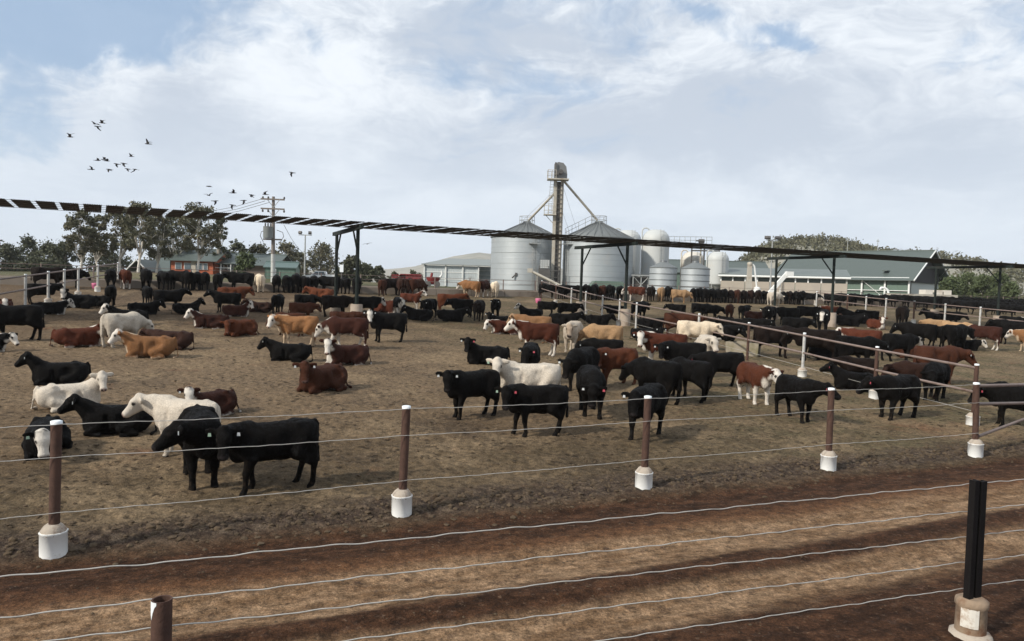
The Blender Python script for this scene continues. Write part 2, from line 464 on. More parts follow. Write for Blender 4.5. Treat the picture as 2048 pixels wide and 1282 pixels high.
class Field:
    def __init__(s, lo, hi, vox):
        s.lo = np.array(lo, float); s.vox = vox
        s.n = np.ceil((np.array(hi) - s.lo) / vox).astype(int) + 1
        s.ax = [s.lo[i] + vox * np.arange(s.n[i]) for i in range(3)]
        s.v = np.full(s.n, .6, np.float32)
    def sub(s, lo, hi, pad):
        sl = []
        for i in range(3):
            a = max(0, int(math.floor((lo[i] - pad - s.lo[i]) / s.vox))); b = min(s.n[i], int(math.ceil((hi[i] + pad - s.lo[i]) / s.vox)) + 1)
            if a >= b: return None
            sl.append(slice(a, b))
        X, Y, Z = np.meshgrid(s.ax[0][sl[0]], s.ax[1][sl[1]], s.ax[2][sl[2]], indexing='ij')
        return tuple(sl), X, Y, Z
    def cone(s, a, b, ra, rb, k=.03):
        a = np.array(a, float); b = np.array(b, float); r = max(ra, rb)
        g = s.sub(np.minimum(a, b) - r, np.maximum(a, b) + r, k + 2.5 * s.vox)
        if g is None: return
        sl, X, Y, Z = g; ab = b - a; L2 = max(float(ab @ ab), 1e-9)
        t = np.clip(((X - a[0]) * ab[0] + (Y - a[1]) * ab[1] + (Z - a[2]) * ab[2]) / L2, 0, 1)
        d = np.sqrt((X - a[0] - t * ab[0]) ** 2 + (Y - a[1] - t * ab[1]) ** 2 + (Z - a[2] - t * ab[2]) ** 2) - (ra + t * (rb - ra))
        s.v[sl] = smin(s.v[sl], d, k)
    def ell(s, c, rad, k=.03, rot=None):
        c = np.array(c, float); rad = np.array(rad, float); r = rad.max()
        g = s.sub(c - r, c + r, k + 2.5 * s.vox)
        if g is None: return
        sl, X, Y, Z = g; q = np.stack([X - c[0], Y - c[1], Z - c[2]], -1)
        if rot is not None: q = q @ rot
        l = np.sqrt(((q / rad) ** 2).sum(-1)); l2 = np.sqrt(((q / rad ** 2) ** 2).sum(-1))
        s.v[sl] = smin(s.v[sl], l * (l - 1) / np.maximum(l2, 1e-6), k)
    def dent(s, c, rad, k=.05):
        c = np.array(c, float); rad = np.array(rad, float); r = rad.max()
        sl, X, Y, Z = s.sub(c - r, c + r, k + 2 * s.vox); q = np.stack([X - c[0], Y - c[1], Z - c[2]], -1)
        l = np.sqrt(((q / rad) ** 2).sum(-1)); d = (l - 1) * rad.min()
        s.v[sl] = -smin(-s.v[sl], d, k)
    def chain(s, pts, rs, k=.03):
        for i in range(len(pts) - 1): s.cone(pts[i], pts[i + 1], rs[i], rs[i + 1], k)
    def loft(s, st, dz=0.0, wf=1.0):
        st = np.array(st); xs = st[:, 0]
        sl, X, Y, Z = s.sub((xs[0], -.4, st[:, 2].min() + dz), (xs[-1], .4, st[:, 1].max() + dz), .08)
        x = np.clip(X, xs[0], xs[-1])
        top = np.interp(x, xs, st[:, 1]) + dz; bot = np.interp(x, xs, st[:, 2]) + dz; w = np.interp(x, xs, st[:, 3]) * wf
        zc = bot + (top - bot) * .52; h = np.where(Z > zc, top - zc, zc - bot)
        e = 2.35
        q = ((np.abs(Y) / w) ** e + (np.abs(Z - zc) / h) ** e) ** (1 / e)
        d = (q - 1) * np.minimum(w, h) * .95
        d = np.maximum(d, np.abs(X - x) - .01)
        s.v[sl] = smin(s.v[sl], d, .02)
    def mesh(s):
        v = s.v; n = s.n; ins = v < 0
        cs = tuple(k - 1 for k in n); cnt = np.zeros(cs, np.float32); acc = np.zeros(cs + (3,), np.float32)
        def corner(a, o): return a[o[0]:o[0] + cs[0], o[1]:o[1] + cs[1], o[2]:o[2] + cs[2]]
        for ax in range(3):
            o1, o2 = [x for x in range(3) if x != ax]
            for u in (0, 1):
                for w in (0, 1):
                    a = [0, 0, 0]; a[o1] = u; a[o2] = w; b = list(a); b[ax] = 1
                    va = corner(v, a); vb = corner(v, b); m = (va < 0) != (vb < 0)
                    t = np.where(m, va / np.where(m, va - vb, 1), 0)
                    cnt += m
                    for c in range(3): acc[..., c] += m * (t if c == ax else float(a[c]))
        act = cnt > 0; ids = np.full(cs, -1, np.int64); idx = np.argwhere(act); ids[act] = np.arange(len(idx))
        co = (acc[act] / cnt[act][:, None] + idx) * s.vox + s.lo
        quads = []
        for ax in range(3):
            o1, o2 = (ax + 1) % 3, (ax + 2) % 3
            a = ins; sl0 = [slice(None)] * 3; sl1 = [slice(None)] * 3
            sl0[ax] = slice(0, n[ax] - 1); sl1[ax] = slice(1, n[ax])
            for o in (o1, o2): sl0[o] = slice(1, n[o] - 1); sl1[o] = slice(1, n[o] - 1)
            A = a[tuple(sl0)]; B = a[tuple(sl1)]
            for flip, msk in ((False, A & ~B), (True, ~A & B)):
                e = np.argwhere(msk)
                if not len(e): continue
                base = e.copy(); base[:, o1] += 1; base[:, o2] += 1
                q = []
                for d1, d2 in ((-1, -1), (0, -1), (0, 0), (-1, 0)):
                    c = base.copy(); c[:, o1] += d1; c[:, o2] += d2; q.append(ids[c[:, 0], c[:, 1], c[:, 2]])
                q = np.stack(q, -1); quads.append(q[:, ::-1] if flip else q)
        return co, np.concatenate(quads)


TORSO = [(-.88, 1.10, .88, .07), (-.84, 1.19, .75, .18), (-.74, 1.230, .69, .235), (-.55, 1.245, .655, .262), (-.30, 1.235, .60, .275), (0, 1.215, .555, .305),
         (.22, 1.22, .545, .295), (.42, 1.245, .56, .262), (.56, 1.235, .60, .215), (.66, 1.17, .68, .150), (.71, 1.08, .78, .08)]


def rot_z(a): c, s = math.cos(a), math.sin(a); return np.array([[c, -s, 0], [s, c, 0], [0, 0, 1]])


def cow_shape(lying, yaw, npitch, hpitch, walk, vox):
    """yaw: head turned to the animal's left (deg); npitch: neck above level; hpitch: face below level; walk: stride"""
    dz = -.535 if lying else 0.0
    f = Field((-1.15, -.85, -.04), (1.55, .85, 1.75 if not lying else 1.35), vox)
    tor = [(a, b - (.07 * max(0, -a) if lying else 0), c, w) for a, b, c, w in TORSO]
    f.loft(tor, dz, 1.12 if lying else 1.0)
    if not lying:
        for sy in (1, -1):
            w = walk * sy
            # front leg
            sh = (.44, .15 * sy, .92); el = (.36 + .25 * w, .175 * sy, .66)
            kn = (.40 + .75 * w, .165 * sy, .385); fe = (.39 + (1.0 if w > 0 else 1.15) * w, .160 * sy, .115); ho = (.425 + (1.0 if w > 0 else 1.15) * w, .165 * sy, .035)
            f.ell((.44, .165 * sy, .88), (.17, .10, .26), .06)
            f.chain([sh, el, kn], [.14, .115, .068], .05); f.ell(kn, (.066, .062, .075), .03)
            f.chain([kn, fe, ho], [.058, .048, .062], .025); f.cone((ho[0], ho[1], .045), (ho[0] + .025, ho[1], .03), .052, .048, .02)
            # hind leg
            w = -walk * sy
            st = (-.42 + .2 * w, .190 * sy, .70); hk = (-.725 + .55 * w, .165 * sy, .475); fe = (-.665 + .95 * w, .160 * sy, .125); ho = (-.62 + .95 * w, .165 * sy, .035)
            f.ell((-.58, .14 * sy, .93), (.25, .14, .28), .06)
            f.chain([(-.57, .14 * sy, .95), st], [.19, .135], .06)
            f.chain([st, hk], [.140, .074], .05); f.cone((-.68, .13 * sy, .86), (-.73 + .4 * w, .15 * sy, .58), .15, .095, .06); f.ell(hk, (.064, .056, .085), .03)
            f.chain([hk, fe, ho], [.060, .050, .064], .025); f.cone((ho[0], ho[1], .045), (ho[0] + .025, ho[1], .03), .054, .050, .02)
        tail = [(-.83, 0, 1.19), (-.875, 0, 1.13), (-.890, .01, .94), (-.890, .02, .70), (-.89, .03, .48)]
        f.chain(tail, [.05, .036, .026, .026, .045], .03)
        f.ell((.60, 0, .72), (.15, .12, .17), .07); f.ell((-.22, 0, .60), (.22, .10, .07), .05)
    else:
        # right legs tucked under, left legs to the side
        for sy in (1, -1):
            f.ell((.46, .17 * sy, .34), (.19, .11, .24), .06)
            f.chain([(.40, .20 * sy, .25), (.66, .20 * sy, .085)], [.115, .062], .04)
            f.chain([(.66, .20 * sy, .075), (.42, .25 * sy, .055), (.36, .25 * sy, .05)], [.056, .045, .05], .025)
        f.ell((-.52, .20, .34), (.30, .17, .28), .07); f.ell((-.55, -.16, .38), (.28, .15, .27), .07)
        f.chain([(-.45, .26, .30), (-.14, .36, .20)], [.19, .115], .06); f.chain([(-.14, .36, .18), (-.50, .42, .085)], [.10, .06], .04)
        f.chain([(-.50, .42, .08), (-.22, .44, .05), (-.15, .44, .05)], [.052, .045, .052], .025)
        f.chain([(-.45, -.22, .28), (-.16, -.30, .17), (-.48, -.33, .07), (-.25, -.34, .05)], [.17, .10, .055, .045], .05)
        f.chain([(-.83, 0, .63), (-.885, .01, .55), (-.92, .05, .30), (-.95, .16, .07), (-.84, .36, .045)], [.05, .036, .026, .026, .042], .03)
        f.ell((.60, 0, .22), (.16, .14, .17), .07)
    for sy in (1, -1):                            # hip bones, hollow flank, dip behind the shoulder
        f.ell((-.46, .185 * sy, 1.185 + dz), (.10, .06, .05), .05)
        f.dent((-.26, .345 * sy, 1.03 + dz), (.17, .085, .13), .06)
        f.dent((.19, .365 * sy, .86 + dz), (.07, .085, .26), .06)
    # neck and head
    y1, y2 = R(yaw * .38), R(yaw * .62); n = R(npitch)
    b0 = np.array([.46, 0, 1.03 + dz])
    up = np.array([math.cos(n), 0, math.sin(n)])
    mid = b0 + rot_z(y1) @ (up * .30); poll = mid + rot_z(y2) @ (up * .28)
    f.chain([b0, mid, poll], [.195, .155, .115], .09)
    lo0 = np.array([.57, 0, .83 + dz]); lo1 = mid + np.array([0, 0, -.13]); lo2 = poll + np.array([0, 0, -.08])
    f.chain([lo0, lo1, lo2], [.15, .115, .085], .08)
    f.cone((.40, 0, 1.13 + dz), mid + np.array([0, 0, .08]), .12, .07, .08)
    h = R(hpitch); Ry = np.array([[math.cos(h), 0, math.sin(h)], [0, 1, 0], [-math.sin(h), 0, math.cos(h)]])
    H = rot_z(R(yaw)) @ Ry
    hs = 1.12
    def L(x, y, z): return poll + H @ (np.array([x, y, z]) * hs)
    f.cone(L(-.01, 0, .005), L(.12, 0, .0), .105 * hs, .104 * hs, .05)
    f.cone(L(.10, .040, .03), L(.10, -.040, .03), .075 * hs, .075 * hs, .03)
    f.cone(L(.12, 0, -.015), L(.35, 0, -.045), .098 * hs, .070 * hs, .04)
    f.cone(L(.350, .030, -.05), L(.350, -.030, -.05), .062 * hs, .062 * hs, .03)
    f.cone(L(.05, 0, -.11), L(.32, 0, -.085), .082 * hs, .048 * hs, .04)
    f.ell(L(-.03, 0, .080), (.065, .07, .055), .03)
    earc = []
    for sy in (1, -1):
        e1 = H @ np.array([-.12, sy * .98, -.12]); e1 /= np.linalg.norm(e1)
        e2 = np.cross(H @ np.array([1.0, 0, .8]), e1); e2 /= np.linalg.norm(e2); e3 = np.cross(e1, e2)
        c = L(-.02, .188 * sy, .012); earc.append(c + e1 * .03)
        f.ell(c, (.122, .074, max(.028, vox * .85)), .02, np.stack([e1, e2, e3], 1))
        f.ell(L(.125, .098 * sy, .028), (.024, .024, .024), .008)
    f.v[:, :, 0] = np.maximum(f.v[:, :, 0], .01)
    co, q = f.mesh()
    # markings, in the animal's own frame
    lc = (co - poll) @ H / hs
    rough_n = .5 * fbm(co[:, 0] * 16 + co[:, 1] * 11, co[:, 2] * 13 + co[:, 1] * 9, 55, 3)
    hd = np.linalg.norm((lc - np.array([.16, 0, -.03])) / np.array([.33, .16, .20]), axis=1)
    ear = (np.abs(lc[:, 1]) > .115) & (np.abs(lc[:, 0] + .02) < .10) & (np.abs(lc[:, 2]) < .13)
    jit = .03 * (vnoise(co[:, 0] * 9 + co[:, 1] * 7, co[:, 2] * 9, 77) + vnoise(co[:, 0] * 23, co[:, 2] * 23 + co[:, 1] * 17, 78)) * 2
    face = np.clip((1.02 - hd + jit * 2) * 9, 0, 1) * (lc[:, 0] > -.12) * (~ear)
    zz = co[:, 2] - (dz if lying else 0)
    under = np.clip((.640 - zz + jit * 2.2) * 14, 0, 1) * (np.abs(co[:, 0]) < .75) * (np.abs(co[:, 1]) < .26)
    sock = np.clip((.33 - co[:, 2] + jit * 2) * 12, 0, 1) if not lying else np.clip((.11 - co[:, 2] + jit) * 12, 0, 1) * (np.abs(co[:, 1]) > .16)
    # brisket and throat
    bris = np.clip(1.1 - np.linalg.norm((co - np.array([.70, 0, .74 + dz])) / np.array([.15, .18, .30]), axis=1) + jit * 3, 0, 1) * 4
    thr = np.clip(1.0 - np.linalg.norm((co - (mid + poll) / 2 - np.array([0, 0, -.16])) / np.array([.22, .16, .12]), axis=1), 0, 1) * 4
    crest_c = (b0 + mid) / 2 + np.array([0, 0, .19])
    crest = np.clip((1 - np.linalg.norm((co - crest_c) / np.array([.30, .075, .10]), axis=1) + jit * 2) * 5, 0, 1)
    white = np.clip(np.maximum.reduce([under, sock, bris, thr, crest]), 0, 1)
    eye = np.zeros(len(co))
    for sy in (1, -1): eye = np.maximum.reduce([eye, np.clip((max(.042, vox * 1.3) - np.linalg.norm(lc - np.array([.125, .105 * sy, .028]), axis=1)) * 90, 0, 1), np.clip((max(.030, vox) - np.linalg.norm(lc - np.array([.405, .042 * sy, -.03]), axis=1)) * 90, 0, 1)])
    hoof = np.clip((.055 - co[:, 2]) * 60, 0, 1) * (not lying)
    muz = np.clip((lc[:, 0] - .365) * 26, 0, 1) * (hd < 1.5)
    ctr = np.array([0, 0, (.88 + dz)]); nrm = co - np.stack([co[:, 0], np.zeros(len(co)), np.full(len(co), ctr[2])], 1); nrm /= np.maximum(np.linalg.norm(nrm, axis=1), .05)[:, None]
    co = co + nrm * (rough_n * .016 * (hd > 1.15) * (np.abs(co[:, 0]) < .95))[:, None]
    me = bpy.data.meshes.new('cow'); set_mesh(me, co, q)
    for nm, ch in (('mk', (face, white, np.maximum(eye, hoof), muz)),):
        at = me.attributes.new(nm, 'FLOAT_COLOR', 'POINT')
        at.data.foreach_set('color', np.stack(ch, -1).astype(np.float32).ravel())
    ez = me.attributes.new('low', 'FLOAT', 'POINT'); ez.data.foreach_set('value', zz.astype(np.float32))
    me.materials.append(None)
    return me, [Vector(e) for e in earc], Matrix(H.tolist()), float(co[:, 2].max())


def coat(name, base, face=None, white=None, muzzle=(.03, .025, .025), mott=None, mott_amt=0.0, dirt=.35, rough=.78):
    m = bpy.data.materials.new('coat_' + name); m.use_nodes = True; t = NT(m.node_tree); b = t.n['Principled BSDF']
    co = t.add('ShaderNodeTexCoord').outputs['Object']
    oi = t.add('ShaderNodeObjectInfo').outputs['Random']
    co = t.vmath('ADD', co, t.add('ShaderNodeCombineXYZ', i_0=t.math('MULTIPLY', oi, 37), i_1=t.math('MULTIPLY', oi, 11), i_2=0.0).outputs[0])
    at = t.add('ShaderNodeAttribute', attribute_name='mk'); sp = t.add('ShaderNodeSeparateColor', i_0=at.outputs['Color'])
    n1 = t.noise(co, 2.2, 5, .6); n2 = t.noise(co, 14, 5, .65)
    k = t.math('MULTIPLY_ADD', oi, .5, .75)
    c = t.mix(n1, tuple(x * .72 for x in base), tuple(x * 1.28 for x in base))
    c = t.mix(1.0, c, t.add('ShaderNodeCombineXYZ', i_0=k, i_1=k, i_2=k).outputs[0], 'MULTIPLY')
    fz = t.ramp(t.noise(co, 34, 5, .7), .3, .7, .72, 1.3, False)
    c = t.mix(1.0, c, t.add('ShaderNodeCombineXYZ', i_0=fz, i_1=fz, i_2=fz).outputs[0], 'MULTIPLY')
    if mott: c = t.mix(t.ramp(n1, .56 - mott_amt, .80 - mott_amt, 0, .7), c, mott)
    if white: c = t.mix(sp.outputs[1], c, t.mix(n2, tuple(x * .8 for x in white), white))
    if face: c = t.mix(sp.outputs[0], c, t.mix(n2, tuple(x * .85 for x in face), face))
    low = t.add('ShaderNodeAttribute', attribute_name='low').outputs['Fac']
    dm = t.math('MULTIPLY', t.math('MULTIPLY', t.ramp(low, .25, .80, 1, .12), t.ramp(n2, .45, .70)), dirt)  # dirt low down; on pale coats it also paints the shaded lower body
    c = t.mix(dm, c, (.105, .072, .046))
    dung = t.math('MULTIPLY', t.ramp(t.noise(co, 3.1, 6, .7), .57, .66), t.ramp(low, .55, 1.05, 1, 0))
    c = t.mix(t.math('MULTIPLY', dung, .6), c, tuple(min(.07, .018 + x * .35) for x in base))
    c = t.mix(at.outputs['Alpha'], c, muzzle)
    c = t.mix(sp.outputs[2], c, (.012, .010, .009))
    t.put(b.inputs['Base Color'], c); t.put(b.inputs['Roughness'], t.ramp(n2, .3, .7, rough - .25, rough + .15)); b.inputs['Specular IOR Level'].default_value = .09
    st = t.vmath('MULTIPLY', co, (1.0, 1.0, .35))
    hgt = t.math('ADD', t.math('MULTIPLY', t.noise(st, 70, 3, .6), .5), t.math('MULTIPLY_ADD', n2, .6, t.math('MULTIPLY', t.noise(co, 30, 4, .65), .6)))
    bp = t.add('ShaderNodeBump', i_Strength=.8, i_Distance=.03, i_Height=hgt); t.put(b.inputs['Normal'], bp.outputs[0])
    return m


W = (.66, .61, .54)
COATS = {
    'black': coat('black', (.0023, .0019, .0018), dirt=.20),
    'brownblack': coat('brownblack', (.0085, .0050, .0038), dirt=.2),
    'blackface': coat('blackface', (.0024, .0021, .0021), face=W, dirt=.2, muzzle=(.10, .075, .07)),
    'blackwhite': coat('blackwhite', (.0024, .0021, .0021), face=W, white=W, dirt=.2, muzzle=(.12, .085, .08)),
    'hereford': coat('hereford', (.066, .0190, .0100), face=W, white=W, muzzle=(.38, .22, .17)),
    'darkhereford': coat('darkhereford', (.033, .0110, .0072), face=W, white=W, muzzle=(.36, .21, .17)),
    'redpatch': coat('redpatch', (.090, .029, .015), face=(.74, .69, .62), white=(.72, .66, .58), muzzle=(.40, .24, .19)),
    'red': coat('red', (.092, .029, .013), muzzle=(.30, .15, .11)),
    'brown': coat('brown', (.046, .0165, .0090), muzzle=(.13, .08, .07)),
    'darkbrown': coat('darkbrown', (.030, .014, .010), muzzle=(.05, .035, .03)),
    'gold': coat('gold', (.235, .112, .048), face=W, white=(.52, .40, .28), muzzle=(.38, .24, .18)),
    'tan': coat('tan', (.36, .225, .120), muzzle=(.25, .17, .13)),
    'tanbrown': coat('tanbrown', (.22, .115, .055), face=(.30, .20, .12), muzzle=(.10, .07, .06)),
    'cream': coat('cream', (.60, .50, .375), face=(.60, .52, .41), muzzle=(.34, .22, .18), mott=(.47, .36, .24), mott_amt=.05, dirt=.7),  # strong dirt here and in white also paints shading low down
    'white': coat('white', (.57, .505, .42), face=(.58, .52, .44), muzzle=(.30, .21, .18), mott=(.50, .43, .34), mott_amt=.05, dirt=.7),
    'grey': coat('grey', (.42, .36, .29), face=(.36, .28, .21), muzzle=(.14, .10, .09), mott=(.30, .24, .18), mott_amt=.06),
}
TAGM = {'w': mat('tag_white', (.55, .57, .57), .5, var=.05), 'p': mat('tag_pink', (.45, .075, .10), .5, var=.05), 'g': mat('tag_green', (.32, .44, .34), .5, var=.05)}
tagmesh = {}
for _k, _m in TAGM.items():
    mb = MB(); mb.add([(-.006, -.022, .0), (-.006, .022, .0), (-.006, .030, -.055), (-.006, -.030, -.055), (.006, -.022, .0), (.006, .022, .0), (.006, .030, -.055), (.006, -.030, -.055)],
                      [(0, 1, 2, 3), (7, 6, 5, 4), (0, 4, 5, 1), (1, 5, 6, 2), (2, 6, 7, 3), (3, 7, 4, 0)])
    tagmesh[_k] = mb.mesh('ear_tag'); tagmesh[_k].materials.append(_m)

SHAPES = {}
COW_H = 1.245
COWS = []


def cow(pos, scale, heading, coatname, label, group=None, lying=False, yaw=0, npitch=30, hpitch=48, walk=0.0, tags='', name='cow', sxyz=(.93, 1, 1)):
    d = pos.y
    vox = .029 if d < 19 else (.036 if d < 34 else .046)
    key = (lying, round(yaw / 15) * 15, npitch, hpitch, round(walk, 2), vox)
    if key not in SHAPES: SHAPES[key] = cow_shape(*key)
    me, ears, H, top = SHAPES[key]
    o = bpy.data.objects.new(name, me); link(o)
    rv = random.Random(label); sxyz = (sxyz[0] * rv.uniform(.95, 1.04), sxyz[1] * rv.uniform(.94, 1.08), sxyz[2])
    e = .35
    nx = -(gz(pos.x + e, pos.y) - gz(pos.x - e, pos.y)) / (2 * e); ny = -(gz(pos.x, pos.y + e) - gz(pos.x, pos.y - e)) / (2 * e)
    up = Vector((nx, ny, 1)).normalized(); a = R(heading)
    fw = Vector((math.sin(a), math.cos(a), 0)); fw = (fw - up * fw.dot(up)).normalized(); lf = up.cross(fw)
    mw = Matrix((fw * scale * sxyz[0], lf * scale * sxyz[1], up * scale * sxyz[2])).transposed().to_4x4(); mw.translation = pos + Vector((0, 0, -.012))
    o.matrix_world = mw
    o.material_slots[0].link = 'OBJECT'; o.material_slots[0].material = COATS[coatname]
    tag(o, label, 'cow', group)
    for i, ch in enumerate(tags):
        if ch == '-': continue
        T = H.to_4x4(); T = Matrix.Translation(ears[i]) @ Matrix.Rotation(math.atan2(H[1][0], H[0][0]), 4, 'Z') @ Matrix.Translation((.035, 0, -.02))
        inst('ear_tag', tagmesh[ch], o, mw=T)
    COWS.append((o, pos))
    return o


def C(x, y, top, h, coatname, label, lying=False, look=None, group=None, yaw=None, **kw):
    """a cow whose feet meet the ground at photo position x, y and whose back shows at height top;
    h: heading against the line of sight (0 away, 90 right, 180 towards us, 270 left); look='c': looks at us"""
    pos = ground_at(x, y); az = math.degrees(math.atan2(pos.x, pos.y))
    hp = (y - top) / FPX * pos.y
    if lying: scale = hp / .70
    else: scale = hp / COW_H
    if 'scale' in kw: scale = kw.pop('scale')
    scale = min(1.22, max(.72, scale))
    rv = random.Random(label + 'p')
    if not lying and 'walk' not in kw: kw['walk'] = rv.choice((-.09, -.04, .05, .10))
    if yaw is None:
        yaw = rv.choice((-15, 0, 15)) if look is None else 0
        if look == 'c':
            yaw = ((h - 180 + 180) % 360) - 180; yaw = max(-105, min(105, yaw))
    return cow(pos, scale, h + az, coatname, label, group, lying, yaw=yaw, **kw)
# ------------------------------------------------------------------ fences
RUST = mat('rusty_pipe', (.080, .043, .031), .75, .0, var=.35, scale=18, bump=.3, bscale=60, dirt=(.055, .030, .022), dirt_amt=.8, dscale=7, spec=.3)
WIREM = mat('galvanised_wire', (.50, .48, .44), .45, .35, var=.25, scale=25, dirt=(.33, .31, .28), dirt_amt=.5, dscale=9)
PVC = mat('white_sleeve', (.87, .88, .86), .5, var=.04, scale=9, dirt=(.42, .33, .25), dirt_amt=.22, dscale=6, bump=.1)
CONC = mat('footing_concrete', (.40, .345, .285), .9, var=.2, scale=14, bump=.5, bscale=50, dirt=(.20, .12, .08), dirt_amt=.5, dscale=8, spec=.2)
CAPM = mat('cap_white', (.74, .78, .80), .45, var=.05)
GALV = mat('galvanised_pipe', (.50, .50, .48), .5, .2, var=.2, scale=12, dirt=(.30, .25, .21), dirt_amt=.6, dscale=5)
GREYPIPE = mat('weathered_rail', (.205, .155, .135), .6, .1, var=.3, scale=9, dirt=(.13, .085, .065), dirt_amt=.6, dscale=4)
BLACKST = mat('black_steel', (.0085, .0075, .0075), .6, .0, var=.4, scale=30, bump=.25, bscale=70, dirt=(.020, .013, .011), dirt_amt=.5, spec=.12)


def fence_pt(s, p): return Vector((UX * s - UY * (p + FENCE_PERP), UY * s + UX * (p + FENCE_PERP), 0))


def wavy(a, b, n, amp, seed, sag=.0):
    rr = random.Random(seed); ph = [rr.uniform(0, 6.28) for _ in range(4)]; out = []
    for i in range(n + 1):
        t = i / n; q = a.lerp(b, t); L = (b - a).length * t
        q.z += amp * (.5 * math.sin(L * 16.0 + ph[0]) + .4 * math.sin(L * 27.0 + ph[1]) + .6 * math.sin(L * 5.1 + ph[2])) - sag * math.sin(math.pi * t)
        out.append(q)
    return out


def footing(parent, r, h, lean=(0, 0), broken=False):
    """white sleeve round a concrete plug with a sloped top"""
    mb = MB(); mb.lathe((0, 0, -.12), [(r * .90, 0), (r * .93, .12 + h * .02), (r, .12 + h * .10), (r, .12 + h * .92), (r * 1.04, .12 + h * .93), (r * 1.05, .12 + h)], 10)
    f = mb.build('footing_sleeve', PVC, parent)
    mb = MB(); mb.lathe((0, 0, h), [(r * .97, -.03), (r * .95, .016), (r * .70, .062), (r * .50, .082), (r * .30, .086)], 12)
    mb.build('concrete_plug', CONC, parent)
    return f


def pipe_post(parent, base, top, r, material, cap=True, foot=None):
    """one fence post standing at base (a child of the fence) with its cap and footing"""
    d = top - base
    mb = MB(); mb.tube([Vector((0, 0, -.1)), d * .5, d], r, 14)
    post = mb.build('post', material, parent); post.location = base
    if cap:
        mb = MB(); mb.lathe(d, [(r * 1.05, -.028), (r * 1.06, .006), (r * .7, .012)], 14); mb.build('cap', CAPM, post)
    if foot: footing(post, *foot)
    return post


# front fence: five pipe posts on white footings, three wires
front = empty('wire_fence', fence_pt(0, 0))
tag(front, 'wire fence of rusty pipe posts on white footings along the near side of the pen', 'fence')
fo = front.location
FRONT = []
for x, yb, xt, yt in ((107, 1118, 113, 843), (803, 1037, 813, 813), (1287, 985, 1296, 793), (1656, 947, 1663, 777), (1950, 920, 1953, 766)):
    b = ground_at(x, yb - 5); t = P(xt, yt, b.y); t = Vector((t.x, b.y, t.z)); FRONT.append((b, t))
d01 = FRONT[1][0] - FRONT[0][0]; FRONT.insert(0, (FRONT[0][0] - d01, FRONT[0][1] - d01))
d45 = FRONT[5][0] - FRONT[4][0]
for b, t in FRONT:
    sc = (t.z - b.z) / 1.5
    pipe_post(front, b - fo, t - fo, .056, RUST, True, (.136, .285))
for k, hf in enumerate((.985, .745, .335)):
    pts = []
    for i in range(len(FRONT) - 1):
        (b0, t0), (b1, t1) = FRONT[i], FRONT[i + 1]
        a = b0.lerp(t0, hf); b = b1.lerp(t1, hf)
        a.x -= -UY * -.06; seg = wavy(a - fo, b - fo, 60, .004, 10 * k + i, .015)
        pts += seg if not pts else seg[1:]
    for q in pts: q += Vector((UY, -UX, 0)) * .062
    MB().tube(pts, .0043, 6).build('wire', WIREM, front)

# near fence: five wires on a double steel post and a cut-off pipe
near = empty('wire_fence', fence_pt(0, -4.9)); no = near.location
tag(near, 'five wire fence across the bottom of the view with one double black steel post', 'fence')
nb = ground_at(1940, 1268); nt_ = P(1957, 962, nb.y)
# double post: two channel sections side by side
pb = empty('double_post_frame'); bpy.data.objects.remove(pb)
lean = Vector((nt_.x - nb.x, 0, nt_.z - nb.z))
along = Vector((UX, UY, 0)); acr = Vector((-UY, UX, 0))


def channel(off, w, dp, th, htop):
    poly = [(-w / 2, -dp / 2), (w / 2, -dp / 2), (w / 2, dp / 2), (w / 2 - th, dp / 2), (w / 2 - th, -dp / 2 + th), (-w / 2 + th, -dp / 2 + th), (-w / 2 + th, dp / 2), (-w / 2, dp / 2)]
    vs = [along * (x + off) + acr * y for x, y in poly]
    return MB().prism(vs, Vector((0, 0, .25)), lean + Vector((0, 0, htop)))


p1 = channel(.046, .075, .06, .010, .0).build('post', BLACKST, near); p1.location = nb - no
p2 = channel(-.056, .060, .06, .010, .015).build('post', BLACKST, near); p2.location = nb - no
OLDC = mat('stained_footing', (.26, .19, .13), .85, var=.3, scale=10, bump=.5, bscale=40, dirt=(.13, .055, .025), dirt_amt=.9, dscale=4)
mb = MB(); mb.lathe((0, 0, -.1), [(.140, 0), (.132, .10), (.128, .36), (.142, .38), (.138, .43), (.10, .45)], 14); mb.build('footing', OLDC, p1)
mb = MB()
for i in range(5):
    a0 = R(200 + i * 13); a1 = R(200 + (i + 1) * 13); r = .137
    mb.add([(r * math.cos(a0), r * math.sin(a0), .10), (r * math.cos(a1), r * math.sin(a1), .10), (r * math.cos(a1), r * math.sin(a1), .285), (r * math.cos(a0), r * math.sin(a0), .285)], [(0, 1, 2, 3)])
mb.build('white_patch', mat('worn_white', (.62, .59, .53), .7, var=.1, dirt=(.34, .24, .16), dirt_amt=.6, dscale=14), p1)
mb = MB(); mb.lathe((0, 0, 0), [(.20, -.06), (.175, .02), (.138, .035)], 11); mb.build('concrete_collar', CONC, p1)
